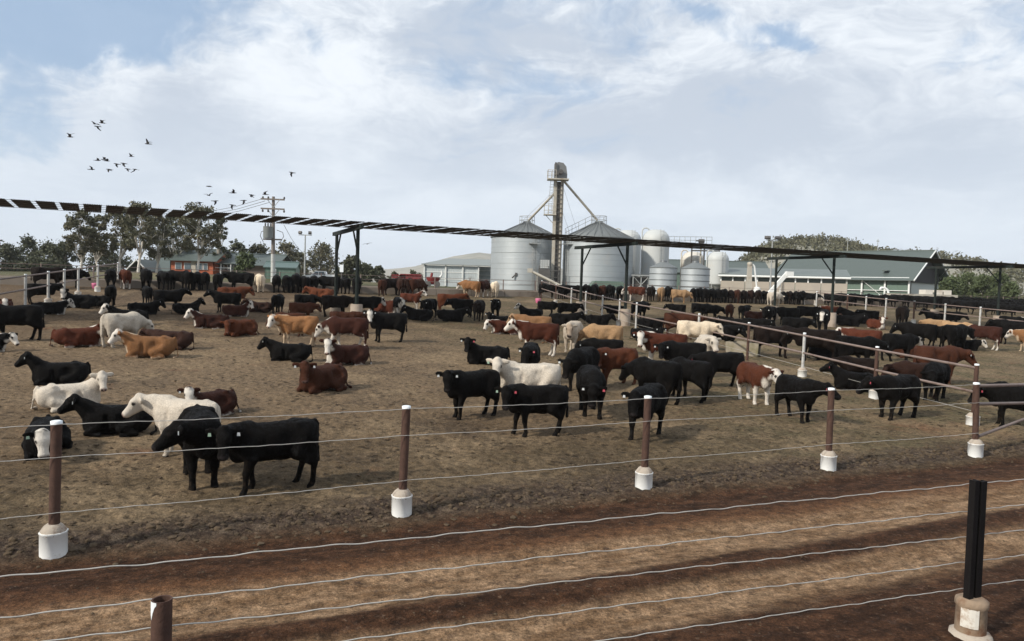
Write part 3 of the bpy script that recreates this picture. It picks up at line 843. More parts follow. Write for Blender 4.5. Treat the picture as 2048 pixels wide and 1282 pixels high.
# short open pipe, bottom left
lb = ground_at(318, 1282 + 420); lt = P(321, 1198, lb.y)
po = MB()
h = lt.z - lb.z
po.tube([(0, 0, -.1), (.0, 0, h * .5), (.004, 0, h)], .052, 16, cap=False); po.tube([(0.004, 0, h), (.004, 0, h - .3)], .044, 16, cap=False)
po.lathe((.004, 0, h), [(.044, 0), (.052, 0.001)], 16, cap=False)
pp = po.build('post', RUST, near); pp.location = lb - no
bv = MB()
for i in range(5):
    a0 = R(200 + i * 13); a1 = R(213 + i * 13); r = .0535; d0 = (.03, .07, .10, .06, .03)[i]; d1 = (.07, .10, .06, .03, .015)[i]
    bv.add([(.004 + r * math.cos(a0), r * math.sin(a0), h), (.004 + r * math.cos(a1), r * math.sin(a1), h), (.004 + r * math.cos(a1), r * math.sin(a1), h - d1), (.004 + r * math.cos(a0), r * math.sin(a0), h - d0)], [(0, 3, 2, 1)])
bv.build('paint_mark', CAPM, pp)
dirn = (Vector((nb.x, nb.y, 0)) - Vector((lb.x, lb.y, 0)))
for k, (yl, yr) in enumerate(((1163, 962), (1243, 1014), (1301, 1065), (1378, 1115), (1465, 1165))):
    # heights on the two ends of the visible span
    def on_fence(x, y):
        v = pix_dir(x, y); n = Vector((-dirn.y, dirn.x, 0)); t = (n.x * nb.x + n.y * nb.y) / (n.x * v.x + n.y * v.y)
        return Vector((v.x * t, v.y * t, CAM_Z + v.z * t))
    a = on_fence(0, yl); b = on_fence(2048, yr)
    e = (b - a)
    a2 = a - e * .25; b2 = b + e * .25
    a2 += acr * .055; b2 += acr * .055
    MB().tube(wavy(a2 - no, b2 - no, 420, .0050, 70 + k, .0), .0038, 6).build('wire', WIREM, near)


# rail fences running up the pen
def rail_fence(name, label, pts, height, rails, rr, post_r, pmats, foot=None, railmat=GREYPIPE, wires=()):
    """pts: ground points of the posts; rails: heights as a share of the post"""
    o = empty(name, pts[0]); tag(o, label, 'fence'); org = o.location.copy()
    hh = height if hasattr(height, '__len__') else [height] * len(pts)
    for i, q in enumerate(pts):
        pipe_post(o, q - org, q - org + Vector((.02, 0, hh[i])), post_r, pmats[i % len(pmats)], True, foot if (foot and (i % 2 == 0 or i < 3)) else None)
    for f in rails:
        for i in range(len(pts) - 1):
            a = pts[i] + Vector((0, 0, hh[i] * f)) - org; b = pts[i + 1] + Vector((0, 0, hh[i + 1] * f)) - org
            MB().tube([a, b], rr, 8).build('rail', railmat, o)
    for f in wires:
        MB().tube([pts[i] + Vector((0, 0, hh[i] * f)) - org for i in range(len(pts))], .006, 5).build('wire', WIREM, o)
    return o


e0 = ground_at(1945, 852); e1 = ground_at(1604, 754); e2 = ground_at(1271, 662)
far_end = at_perp(1083, BUNK_P - 1.2)
line = [e0, ground_at(1748, 797), e1, ground_at(1494, 722), ground_at(1395, 695)]
line += [e2.lerp(far_end, t) for t in (0, .12, .26, .42, .58, .78, 1.0)]
for q in line: q.z = gz(q.x, q.y)
rail_fence('rail_fence', 'brown two rail pipe fence running from the right front corner up to the silos', line, [1.50] * len(line), (.94, .55), .034, .050,
           [RUST, RUST, GALV, RUST, GALV, GALV, GALV, GALV, GALV, GALV], (.15, .24), GREYPIPE, (.24,))
# short gate rails from the corner post to the right edge
cp = FRONT[-1][0]; gate = empty('pipe_gate', cp); tag(gate, 'pipe gate with a slanting brace at the right edge', 'gate')
g1 = P(2110, 768, cp.y + 2.2); g2 = P(2110, 800, cp.y + 2.2)
ct = FRONT[-1][1]
MB().tube([ct - cp + Vector((.05, .03, -.06)), g1 - cp], .034, 10).build('rail', GREYPIPE, gate)
MB().tube([ct - cp + Vector((.05, .03, -.42)), P(2110, 805, cp.y + 2.2) - cp], .034, 10).build('rail', GREYPIPE, gate)
MB().tube([Vector((.06, .03, .42)), P(2110, 815, cp.y + 2.2) - cp], .030, 10).build('brace', GREYPIPE, gate)

a0 = ground_at(156, 594); dl = Vector((math.sin(R(164)), math.cos(R(164)), 0))
lp = [a0 - dl * 9.5, a0 - dl * 4.2] + [a0 + dl * t for t in (0, 2.6, 5.2, 8.4, 11.6, 15)]
for q in lp: q.z = gz(q.x, q.y)
rail_fence('rail_fence', 'grey two rail fence at the far left in front of the gum trees', lp, 1.68, (.95, .58), .038, .06, [GALV], (.17, .28), GREYPIPE)

b0 = ground_at(1770, 640); b1 = ground_at(1958, 664)
dd = (b1 - b0); dd.z = 0
lp = [b0 + dd * t for t in (-.95, -.5, -.25, 0, .33, .66, 1.0, 1.4, 1.8)]
for q in lp: q.z = gz(q.x, q.y)
rail_fence('rail_fence', 'grey two rail fence at the right below the dark mass of black cattle', lp, 1.72, (.95, .60), .036, .065, [GALV, RUST, GALV], (.17, .28), GREYPIPE)

# ------------------------------------------------------------------ feed bunk along the far side
BUNKC = mat('bunk_concrete', (.22, .185, .15), .9, var=.25, scale=2.0, bump=.3, bscale=20, dirt=(.10, .075, .055), dirt_amt=.6, dscale=.5, spec=.2)
bk = empty('feed_bunk', at_perp(600, BUNK_P)); tag(bk, 'low concrete feed bunk along the far side of the pen', 'feed bunk'); bo = bk.location.copy()


def bunk_pt(s, p): q = fence_pt(s, p); q.z = gz(q.x, q.y); return q


s0, s1 = -26.0, 112.0
n = 46
for i in range(n):
    sa = s0 + (s1 - s0) * i / n + .02; sb = s0 + (s1 - s0) * (i + 1) / n - .02
    if i in (17, 18): pass
    a = bunk_pt(sa, BUNK_P); b = bunk_pt(sb, BUNK_P); z = min(a.z, b.z)
    m = MB()
    prof = [(-.35, 0), (-.30, .52), (-.18, .55), (-.10, .16), (.45, .16), (.60, .62), (.75, .62), (.78, 0)]
    vs = [Vector((-UY * q, UX * q, h - .05)) for q, h in prof]
    m.prism(vs, a - bo, b - bo); m.build('bunk_section', BUNKC, bk)
cable = empty('cable_fence', at_perp(600, BUNK_P - .3)); tag(cable, 'cable fence on thin posts above the far feed bunk', 'fence'); co_ = cable.location.copy()
for i in range(47):
    q = bunk_pt(s0 + (s1 - s0) * i / 46, BUNK_P + .05)
    MB().tube([Vector((0, 0, .3)), Vector((0, 0, 1.42))], .045, 8).build('post', GREYPIPE, cable).location = q - co_
for hh in (1.05, 1.36):
    MB().tube([bunk_pt(s0 + (s1 - s0) * i / 46, BUNK_P + .05) - co_ + Vector((0, 0, hh)) for i in range(47)], .018, 6).build('cable', GREYPIPE, cable)

# ------------------------------------------------------------------ shade roof over the pen
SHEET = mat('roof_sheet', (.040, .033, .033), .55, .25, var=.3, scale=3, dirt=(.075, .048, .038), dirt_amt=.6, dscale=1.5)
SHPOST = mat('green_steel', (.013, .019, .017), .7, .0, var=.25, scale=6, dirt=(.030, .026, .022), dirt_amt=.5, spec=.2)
SHCONC = mat('pedestal_concrete', (.34, .28, .225), .9, var=.2, scale=5, bump=.3, bscale=30, dirt=(.22, .16, .11), dirt_amt=.6, dscale=2)
shade = empty('shade_roof', (0, 0, 0)); tag(shade, 'long slatted iron shade roof on green posts crossing the whole pen', 'shade roof')
ROOF_Z = 5.66
near_p = 35.4 - FENCE_PERP
pairs = []
v0 = at_perp(716, near_p); s_first = UX * v0.x + UY * v0.y
def s_of(x, p): q = at_perp(x, p); return UX * q.x + UY * q.y
ss = [s_of(714, near_p), s_of(1252, near_p), s_of(1665, near_p), s_of(1997, near_p)]
step = ss[1] - ss[0]
ss = [ss[0] - step * 1.02] + ss + [ss[3] + step * 1.05, ss[3] + step * 2.1]
for s in ss:
    for k, p in enumerate((near_p, near_p + 5.1)):
        q = fence_pt(s, p); g = gz(q.x, q.y)
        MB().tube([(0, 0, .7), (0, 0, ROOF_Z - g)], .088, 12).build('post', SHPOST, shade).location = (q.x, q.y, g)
        MB().lathe((0, 0, -.1), [(.31, 0), (.30, .1), (.29, 1.02), (.27, 1.06)], 18).build('pedestal', SHCONC, shade).location = (q.x, q.y, g)
        sg = 1 if k == 0 else -1
        a = Vector((0, 0, ROOF_Z - g - 1.15)); b = Vector((-UY, UX, 0)) * 1.0 * sg + Vector((0, 0, ROOF_Z - g - .06))
        MB().tube([a, b], .045, 8).build('brace', SHPOST, shade).location = (q.x, q.y, g)
    a = fence_pt(s, near_p - .9); b = fence_pt(s, near_p + 6.0)
    m = MB(); c = (a + b) / 2; m.box((0, 0, 0), (.14, (b - a).length, .19), math.atan2(-(b - a).x, (b - a).y)); m.build('beam', SHPOST, shade).location = (c.x, c.y, ROOF_Z + .05)
r0, r1 = near_p - .55, near_p + 3.75
sA, sB = ss[0] - 6, ss[-1] + 4
for k in range(5):
    p = r0 + .15 + (r1 - r0 - .3) * k / 4
    a = fence_pt(sA, p); b = fence_pt(sB, p); m = MB(); L = (b - a).length; c = (a + b) / 2
    m.box((0, 0, 0), (L, .06, .012), math.atan2((b - a).y, (b - a).x)); m.build('purlin', SHPOST, shade).location = (c.x, c.y, ROOF_Z + .283)
# one corrugated sheet, shared by all
pitch_s, wsh, nc = .84, .675, 8
vs = []; fs = []; nx = nc * 6
for i in range(nx + 1):
    u = -wsh / 2 + wsh * i / nx; z = .011 * math.cos(2 * math.pi * nc * i / nx)
    for v in (0.0, 1.0): vs.append((u - v * (r1 - r0) * math.tan(R(5)), v * (r1 - r0), z))
for i in range(nx): fs.append((2 * i, 2 * i + 2, 2 * i + 3, 2 * i + 1))
m = MB(); m.add(vs, fs, True); sheet_me = m.mesh('roof_sheet'); sheet_me.materials.append(SHEET)
rzs = math.atan2(UY, UX); nsh = int((sB - sA) / pitch_s)
for i in range(nsh):
    q = fence_pt(sA + pitch_s * (i + .5), r0 + random.uniform(-.03, .03))
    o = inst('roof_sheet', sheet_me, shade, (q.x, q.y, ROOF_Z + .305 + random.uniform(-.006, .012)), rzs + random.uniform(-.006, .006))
# ------------------------------------------------------------------ the herd, nearest first
GN = 'cattle in the near pen'
# foreground left
C(540, 979, 836, 256, 'black', 'black steer broadside behind the front wires, staring at us, white tag in its ear', look='c', tags='wg', walk=.10, npitch=14, hpitch=52, group=GN)
C(402, 964, 818, 174, 'black', 'black steer seen front on with its head turned left, overlapping the nearest broadside one', yaw=-90, npitch=12, hpitch=36, tags='w', group=GN)
C(366, 914, 792, 312, 'white', 'cream steer standing half hidden behind the two nearest black steers', yaw=40, npitch=12, hpitch=38, group=GN)
C(88, 906, 838, 186, 'blackface', 'black steer with a white face lying beside the leftmost front post', lying=True, yaw=15, npitch=12, hpitch=62, tags='-g', group=GN)
C(232, 866, 806, 274, 'black', 'black steer lying in front of the resting cream steer, head to the left', lying=True, npitch=36, hpitch=30, tags='w', group=GN)
C(142, 818, 764, 84, 'white', 'cream steer lying with its head up at the right, facing us', lying=True, look='c', npitch=44, hpitch=42, tags='--', group=GN)
C(418, 829, 784, 235, 'darkhereford', 'brown steer lying with only its woolly white head showing above the cream one', lying=True, look='c', npitch=36, hpitch=48, tags='-w', group=GN)
C(118, 768, 722, 268, 'black', 'black steer lying with its head raised at the far left of the near group', lying=True, npitch=44, hpitch=34, tags='w', group=GN)
C(642, 781, 728, 222, 'brown', 'russet brown steer lying alone in the middle foreground, facing us', lying=True, look='c', npitch=30, hpitch=54, tags='ww', group=GN)
# left middle
C(298, 714, 670, 276, 'gold', 'golden steer with a white face lying in front of the white steer', lying=True, yaw=15, npitch=30, hpitch=40, group=GN)
C(340, 698, 660, 280, 'darkbrown', 'dark brown steer lying behind the golden one, rump to the right', lying=True, npitch=12, hpitch=50, group=GN)
C(247, 693, 624, 52, 'white', 'white steer standing with its rump to us at the left', npitch=-22, hpitch=55, yaw=-30, group=GN)
C(158, 693, 654, 82, 'hereford', 'red and white steer lying left of the white steer, head to the right', lying=True, yaw=-75, npitch=30, hpitch=48, group=GN)
C(255, 649, 618, 272, 'blackface', 'white faced black steer lying behind the standing white one', lying=True, yaw=15, npitch=36, hpitch=45, group=GN)
C(28, 682, 608, 268, 'black', 'black steer cut off by the left edge, tail end to the right', npitch=-10, hpitch=50, group=GN)
C(-32, 704, 668, 92, 'blackwhite', 'black and white steer of which only the face shows at the left edge', lying=True, yaw=-45, npitch=18, hpitch=45, group=GN)
C(12, 645, 598, 182, 'hereford', 'white faced red steer looking over the black one at the left edge', npitch=24, hpitch=48, group=GN)
C(84, 608, 566, 84, 'black', 'black steer standing in front of the left rail fence', npitch=10, hpitch=50, group=GN)
C(158, 616, 588, 272, 'blackface', 'black steer with a long white face lying below the left rail fence', lying=True, look='c', npitch=44, hpitch=56, group=GN)
C(190, 613, 590, 268, 'black', 'black steer lying right behind the long white faced one', lying=True, npitch=12, hpitch=50, group=GN)
C(100, 629, 603, 88, 'blackwhite', 'black steer with a white patch lying in front of the left fence group', lying=True, npitch=26, hpitch=50, group=GN)
C(222, 611, 570, 4, 'black', 'black steer seen from behind, leftmost of two facing the gum trees', npitch=-14, hpitch=55, group=GN)
C(294, 608, 572, 350, 'black', 'black steer seen from behind, right of two facing the gum trees', npitch=-14, hpitch=55, group=GN)
C(338, 622, 579, 82, 'black', 'black steer standing below the orange house, head to the right', npitch=24, hpitch=34, tags='-w', group=GN)
C(374, 628, 605, 78, 'black', 'black steer lying below the orange house, head to the right', lying=True, npitch=44, hpitch=35, tags='-w', group=GN)
C(288, 629, 604, 92, 'black', 'black steer lying left of the two below the orange house', lying=True, npitch=30, hpitch=45, tags='-w', group=GN)
C(452, 625, 584, 276, 'black', 'black steer standing head left, below the green roofed house', npitch=24, hpitch=34, tags='w', group=GN)
C(473, 633, 609, 100, 'darkhereford', 'brown steer with a white face lying in front of the standing black one', lying=True, yaw=-30, npitch=44, hpitch=50, group=GN)
C(520, 624, 603, 265, 'darkbrown', 'dark brown steer lying left of the two black rumps', lying=True, npitch=30, hpitch=40, group=GN)
C(420, 657, 628, 272, 'darkhereford', 'dark red steer with a white face lying, head to the left, beside an orange one', lying=True, yaw=15, npitch=38, hpitch=45, group=GN)
C(480, 671, 638, 228, 'red', 'orange brown steer lying curled up at the left of the middle', lying=True, look='c', npitch=12, hpitch=55, group=GN)
# middle group by the first shade post
C(592, 694, 630, 268, 'gold', 'tan steer with a white face standing head left in the middle', yaw=40, npitch=14, hpitch=50, group=GN)
C(578, 672, 624, 272, 'brown', 'red brown steer whose back shows behind the tan one', npitch=-10, hpitch=50, group=GN)
C(690, 698, 633, 274, 'darkhereford', 'dark red steer with white underside walking left behind the tan one', npitch=-20, hpitch=55, walk=.14, group=GN)
C(690, 668, 622, 90, 'brown', 'brown steer whose back shows behind the dark red one', npitch=10, hpitch=45, group=GN)
C(773, 684, 624, 264, 'blackface', 'black steer with a white face standing broadside right of the dark red one', look='c', npitch=24, hpitch=54, tags='ww', group=GN)
C(578, 722, 685, 272, 'black', 'black steer lying in front of the tan one, head to the left', lying=True, npitch=30, hpitch=40, tags='w', group=GN)
C(692, 729, 688, 244, 'darkhereford', 'dark red steer lying with its white face turned to us', lying=True, look='c', npitch=38, hpitch=54, group=GN)
C(556, 626, 588, 12, 'black', 'black steer with its rump to us, left of the shade post', npitch=-10, hpitch=50, group=GN)
C(612, 624, 588, 86, 'black', 'black steer broadside behind the brown back, left of the shade post', npitch=-8, hpitch=50, group=GN)
C(604, 642, 604, 84, 'brown', 'brown steer standing behind the tan one, white face to the right', npitch=0, hpitch=50, group=GN)
C(672, 634, 590, 84, 'brownblack', 'black brown steer broadside directly left of the concrete shade pedestal', npitch=0, hpitch=50, group=GN)
C(733, 634, 592, 82, 'blackface', 'white faced black steer directly right of the concrete shade pedestal', npitch=5, hpitch=50, group=GN)
C(641, 597, 576, 272, 'red', 'red steer lying behind the black ones left of the shade post', lying=True, npitch=18, hpitch=45, group=GN)
C(768, 626, 600, 110, 'hereford', 'red and white steer lying right of the shade pedestal', lying=True, npitch=26, hpitch=50, group=GN)
C(797, 632, 594, 170, 'blackwhite', 'black and white steer standing in the crowd right of the shade post', npitch=5, hpitch=55, group=GN)
C(822, 620, 586, 96, 'hereford', 'red steer with a white neck raising its head in the crowd', npitch=40, hpitch=30, group=GN)
C(466, 597, 573, 88, 'red', 'small red steer lying in front of the far feeding row at the left', lying=True, npitch=12, hpitch=50, group=GN)
# crowd left of the silos
C(858, 637, 597, 200, 'black', 'black steer facing us at the left end of the crowd below the silos', npitch=5, hpitch=52, tags='w', group=GN)
C(900, 627, 587, 84, 'red', 'red brown steer standing behind the crowd below the grey shed', npitch=16, hpitch=38, group=GN)
C(838, 641, 617, 270, 'black', 'black steer lying at the left end of the crowd below the silos', lying=True, npitch=30, hpitch=45, tags='w', group=GN)
C(902, 643, 618, 88, 'black', 'black steer lying in the middle of the crowd below the silos', lying=True, npitch=26, hpitch=45, tags='-w', group=GN)
C(922, 634, 597, 275, 'black', 'black steer standing broadside in the crowd below the silos', npitch=6, hpitch=45, tags='w', group=GN)
C(956, 641, 600, 190, 'brownblack', 'brown black steer standing face on at the right of the crowd', npitch=0, hpitch=52, group=GN)
C(990, 634, 598, 184, 'black', 'black steer standing alone face on, right of the crowd below the silos', npitch=14, hpitch=52, tags='ww', group=GN)
C(1000, 654, 631, 258, 'black', 'black steer lying just right of the crowd, head to the left', lying=True, look='c', npitch=34, hpitch=46, tags='ww', group=GN)
# centre foreground
C(940, 834, 738, 236, 'black', 'black steer standing left of the cream one and staring at us', look='c', npitch=18, hpitch=50, tags='ww', walk=.04, group=GN)
C(1052, 822, 723, 262, 'white', 'cream steer standing behind the black broadside one, head up', look='c', npitch=26, hpitch=50, tags='-g', group=GN)
C(1068, 870, 766, 254, 'black', 'black steer broadside in front of the cream one, staring at us', look='c', npitch=12, hpitch=54, tags='pg', walk=-.10, group=GN)
C(972, 728, 690, 262, 'black', 'black steer lying alone behind the standing trio, head to the left', lying=True, look='c', npitch=44, hpitch=48, tags='pw', group=GN)
C(1058, 762, 686, 182, 'black', 'black steer face on whose head shows above the cream one', npitch=10, hpitch=56, tags='pw', group=GN)
C(1072, 711, 644, 266, 'hereford', 'red steer with a white face and white legs standing head left', yaw=0, npitch=18, hpitch=36, walk=.05, group=GN)
C(1064, 685, 630, 272, 'tanbrown', 'fawn brown steer whose back shows behind the red and white one', npitch=12, hpitch=45, group=GN)
C(1010, 668, 640, 250, 'hereford', 'red steer lying behind the red and white standing one', lying=True, npitch=12, hpitch=55, group=GN)
C(1143, 704, 642, 192, 'grey', 'grey cream steer facing us between the red and the tan steer', npitch=10, hpitch=56, yaw=15, group=GN)
C(1203, 708, 648, 270, 'tan', 'tan steer broadside with its head hidden behind the grey cream one', npitch=-22, hpitch=55, group=GN)
C(1203, 735, 676, 268, 'black', 'black steer broadside in front of the tan one', npitch=-6, hpitch=50, tags='w', group=GN)
C(1160, 780, 694, 204, 'black', 'black steer facing us left of the orange one, head low', npitch=-12, hpitch=60, tags='-w', group=GN)
C(1180, 829, 733, 172, 'black', 'black steer walking straight at us in the middle, head lowered', npitch=-18, hpitch=62, yaw=-15, tags='pw', walk=.12, group=GN)
C(1228, 770, 694, 236, 'red', 'orange red steer looking at us between the black ones', look='c', npitch=10, hpitch=54, tags='w', group=GN)
C(1306, 804, 716, 304, 'black', 'black steer broadside, left of the two standing head to tail', npitch=-16, hpitch=50, group=GN)
C(1376, 797, 716, 312, 'black', 'black steer broadside, right of the two standing head to tail', npitch=-10, hpitch=50, group=GN)
C(1438, 775, 702, 240, 'black', 'black steer with a pink tag right of the two head to tail', yaw=-30, npitch=-4, hpitch=44, tags='p', group=GN)
C(1288, 876, 768, 200, 'black', 'black steer behind the third front post, facing us', look='c', npitch=10, hpitch=56, tags='ww', group=GN)
C(1322, 736, 664, 266, 'hereford', 'red steer with a white face looking at us, left of the cream face', look='c', npitch=14, hpitch=54, tags='-w', group=GN)
C(1362, 752, 682, 264, 'black', 'black steer with two white tags in front of the red white faced one', look='c', npitch=5, hpitch=52, tags='ww', group=GN)
C(1410, 738, 670, 176, 'white', 'cream steer facing us with dark eyes at the end of the black ones', yaw=30, npitch=16, hpitch=54, group=GN)
C(1390, 700, 641, 84, 'cream', 'pale tan steer standing head right behind the cream face', yaw=-30, npitch=5, hpitch=48, group=GN)
C(1362, 678, 625, 84, 'brown', 'red brown steer whose long back shows behind the rail fence', npitch=0, hpitch=48, group=GN)
C(1440, 703, 648, 120, 'black', 'black steer right of the pale tan one, head to the right', npitch=12, hpitch=40, tags='-w', group=GN)
C(1292, 682, 656, 100, 'black', 'black steer lying behind the red white faced one', lying=True, look='c', npitch=26, hpitch=48, tags='ww', group=GN)
C(1094, 632, 602, 86, 'black', 'black steer broadside left of two in front of the silos', npitch=-6, hpitch=48, group=GN)
C(1136, 637, 605, 88, 'black', 'black steer broadside right of two in front of the silos', npitch=8, hpitch=48, tags='-w', group=GN)
C(1060, 636, 616, 272, 'blackface', 'white headed black steer lying in front of the silos', lying=True, npitch=44, hpitch=36, group=GN)
C(1128, 651, 626, 90, 'black', 'black steer lying broadside behind the fawn brown back', lying=True, npitch=24, hpitch=45, tags='-w', group=GN)
C(1195, 650, 629, 86, 'black', 'black steer lying just left of the centre shade pedestal', lying=True, npitch=24, hpitch=45, group=GN)
# calf and right foreground
C(1508, 806, 726, 148, 'redpatch', 'young red and white steer with white legs walking right, alone', yaw=15, npitch=8, hpitch=50, walk=.06, group=GN)
C(1592, 839, 752, 142, 'black', 'black steer with pink tags standing between the calf and the fourth post', yaw=45, npitch=8, hpitch=30, tags='pp', group=GN)
GR = 'cattle in the right hand pen'
C(1788, 836, 748, 212, 'black', 'black steer with a pink tag behind the brown rails', yaw=-40, npitch=5, hpitch=46, tags='p', group=GR)
C(1832, 795, 722, 250, 'darkbrown', 'dark brown steer behind the pink tagged black one', npitch=-5, hpitch=50, group=GR)
C(1866, 800, 722, 190, 'black', 'black steer standing under the brown rails in front of the red brown one', npitch=-10, hpitch=55, group=GR)
C(1872, 768, 690, 48, 'brown', 'red brown steer with a white forehead spot, head right over the rails', yaw=-30, npitch=0, hpitch=45, tags='-w', group=GR)
C(1708, 780, 742, 262, 'black', 'black steer lying behind the brown rails, head to the left', lying=True, npitch=36, hpitch=20, tags='pw', group=GR)
C(1712, 768, 716, 270, 'brownblack', 'brown black steer standing behind the lying one with red tag', npitch=0, hpitch=50, group=GR)
C(1712, 740, 671, 70, 'black', 'black steer broadside under the red back, head to the right', npitch=-6, hpitch=46, tags='-w', group=GR)
C(1720, 710, 657, 272, 'hereford', 'red steer with a white face whose back shows behind the black one', npitch=8, hpitch=48, group=GR)
C(1797, 722, 666, 52, 'blackface', 'black steer with a white face to the right, rump to us', npitch=-4, hpitch=48, group=GR)
C(1818, 716, 690, 80, 'brown', 'brown steer lying left of the red brown one', lying=True, npitch=12, hpitch=50, group=GR)
C(1832, 696, 645, 268, 'black', 'black steer broadside, left of two in front of the cream backs', npitch=0, hpitch=50, tags='w', group=GR)
C(1868, 694, 650, 86, 'black', 'black steer broadside, right of two in front of the cream backs', npitch=0, hpitch=50, tags='-w', group=GR)
C(1870, 672, 638, 270, 'tan', 'cream steer whose back shows behind two black ones', npitch=-5, hpitch=50, group=GR)
C(1912, 684, 643, 88, 'tan', 'tan steer whose back shows right of the cream back', npitch=-5, hpitch=50, group=GR)
C(1908, 702, 648, 30, 'black', 'black steer with its rump to us left of the dark red broadside one', npitch=-5, hpitch=50, group=GR)
C(1962, 699, 650, 272, 'darkhereford', 'dark red steer with white feet broadside at the right', npitch=-16, hpitch=50, group=GR)
C(1930, 700, 684, 96, 'blackface', 'black and white steer lying behind the red brown one', lying=True, npitch=16, hpitch=50, group=GR, scale=.8)
C(2024, 690, 640, 270, 'black', 'black steer broadside near the right edge behind the dark red one', npitch=6, hpitch=45, group=GR)
C(2062, 706, 660, 268, 'gold', 'tan steer of which only the face shows at the right edge', npitch=4, hpitch=48, group=GR)
C(2022, 668, 632, 95, 'blackwhite', 'black and white backed steer near the right edge', npitch=0, hpitch=48, group=GR)
C(2030, 858, 766, 282, 'black', 'black steer behind the gate at the right edge, red tag', yaw=45, npitch=-4, hpitch=50, tags='p', group=GR)
C(1752, 658, 638, 140, 'hereford', 'small red steer lying with its white face to us under the right fence', lying=True, look='c', npitch=36, hpitch=52, group=GR)
C(1694, 652, 630, 92, 'black', 'black steer lying right of the third shade pedestal', lying=True, npitch=30, hpitch=45, tags='-w', group=GR)
C(1712, 646, 622, 272, 'black', 'black steer lying behind the others right of the third shade post', lying=True, npitch=30, hpitch=45, group=GR)
C(1736, 648, 620, 266, 'black', 'black steer standing behind the white faced lying one', npitch=10, hpitch=40, tags='w', group=GR)
C(1803, 653, 612, 10, 'brownblack', 'big brown black steer with its rump to us under the right fence', npitch=-10, hpitch=50, group=GR)
C(1875, 648, 622, 275, 'black', 'black steer lying by the fourth shade post', lying=True, npitch=36, hpitch=40, tags='w', group=GR)
C(1900, 654, 622, 84, 'black', 'black steer standing by the fourth shade post', npitch=0, hpitch=45, group=GR)
C(1546, 714, 650, 70, 'brownblack', 'brown black steer broadside behind the brown rails and the trough', npitch=0, hpitch=48, tags='-w', group=GR)
C(1628, 724, 656, 268, 'brownblack', 'brown black steer broadside right of the white rail post', npitch=0, hpitch=48, tags='w', group=GR)
C(1658, 722, 690, 90, 'black', 'black steer lying behind the white rail post', lying=True, npitch=18, hpitch=50, group=GR)
C(1590, 676, 634, 86, 'black', 'black steer broadside in front of the third shade pedestals', npitch=5, hpitch=48, tags='-w', group=GR)
C(1644, 664, 618, 184, 'blackface', 'white faced black steer face on left of the third shade pedestal', npitch=2, hpitch=58, tags='ww', group=GR)
C(1510, 676, 636, 92, 'black', 'black steer broadside behind the first brown rail post', npitch=8, hpitch=48, tags='-w', group=GR)
C(1536, 653, 612, 195, 'black', 'black steer face on left of the third shade post', npitch=5, hpitch=52, tags='ww', group=GR)
C(1574, 650, 614, 250, 'black', 'black steer between the two third shade posts', npitch=0, hpitch=52, group=GR)
C(1617, 648, 612, 90, 'black', 'black steer broadside between the third shade posts', npitch=-4, hpitch=48, tags='-w', group=GR)
C(1512, 642, 622, 88, 'darkhereford', 'dark red steer lying with a white face left of the third shade post', lying=True, npitch=34, hpitch=44, group=GR)
C(1487, 637, 610, 24, 'black', 'black steer with its rump to us behind the rail fence', npitch=10, hpitch=40, group=GR)
C(1458, 640, 608, 4, 'brown', 'brown black steer seen from behind next to a white face', npitch=-10, hpitch=50, group=GR)
C(1420, 640, 609, 100, 'black', 'black steer standing behind the rail fence under the pale broadside one', npitch=-4, hpitch=50, group=GR)
C(1402, 637, 606, 86, 'black', 'black steer broadside behind the rail fence, left of a black one', npitch=-4, hpitch=50, group=GR)
C(1352, 634, 608, 270, 'black', 'black steer broadside behind the white posts of the rail fence', npitch=4, hpitch=45, tags='w', group=GR)
C(1278, 640, 602, 30, 'black', 'black steer just right of the centre shade post', npitch=0, hpitch=48, group=GR)
C(1228, 640, 610, 268, 'black', 'black steer just left of the centre shade post, head left', npitch=10, hpitch=45, tags='w', group=GR)
C(1300, 660, 636, 92, 'black', 'black steer lying behind the rail fence near the centre shade pedestal', lying=True, npitch=18, hpitch=45, group=GR)
C(1470, 660, 636, 275, 'black', 'black steer lying behind the rails above the trough', lying=True, npitch=18, hpitch=45, tags='w', group=GR)
C(1432, 655, 634, 88, 'brownblack', 'brown black steer lying behind the rails left of the trough', lying=True, npitch=18, hpitch=45, group=GR)
C(1662, 640, 612, 268, 'hereford', 'red and white steer right of the third shade post in front of the far row', npitch=4, hpitch=48, group=GR)

# ------------------------------------------------------------------ rows feeding at the far bunk
ORD = ['first', 'second', 'third', 'fourth', 'fifth', 'sixth', 'seventh', 'eighth', 'ninth', 'tenth', 'eleventh', 'twelfth', 'thirteenth', 'fourteenth', 'fifteenth', 'sixteenth', 'seventeenth', 'eighteenth', 'nineteenth',
       'twentieth', 'twenty-first', 'twenty-second', 'twenty-third', 'twenty-fourth', 'twenty-fifth', 'twenty-sixth', 'twenty-seventh', 'twenty-eighth']
CN = {'black': 'black', 'brownblack': 'brown black', 'hereford': 'red-and-white', 'darkhereford': 'dark red-and-white', 'cream': 'cream', 'tan': 'tan', 'gold': 'golden', 'red': 'red', 'brown': 'brown',
      'darkbrown': 'dark brown', 'white': 'white', 'blackwhite': 'black-and-white', 'tanbrown': 'fawn'}


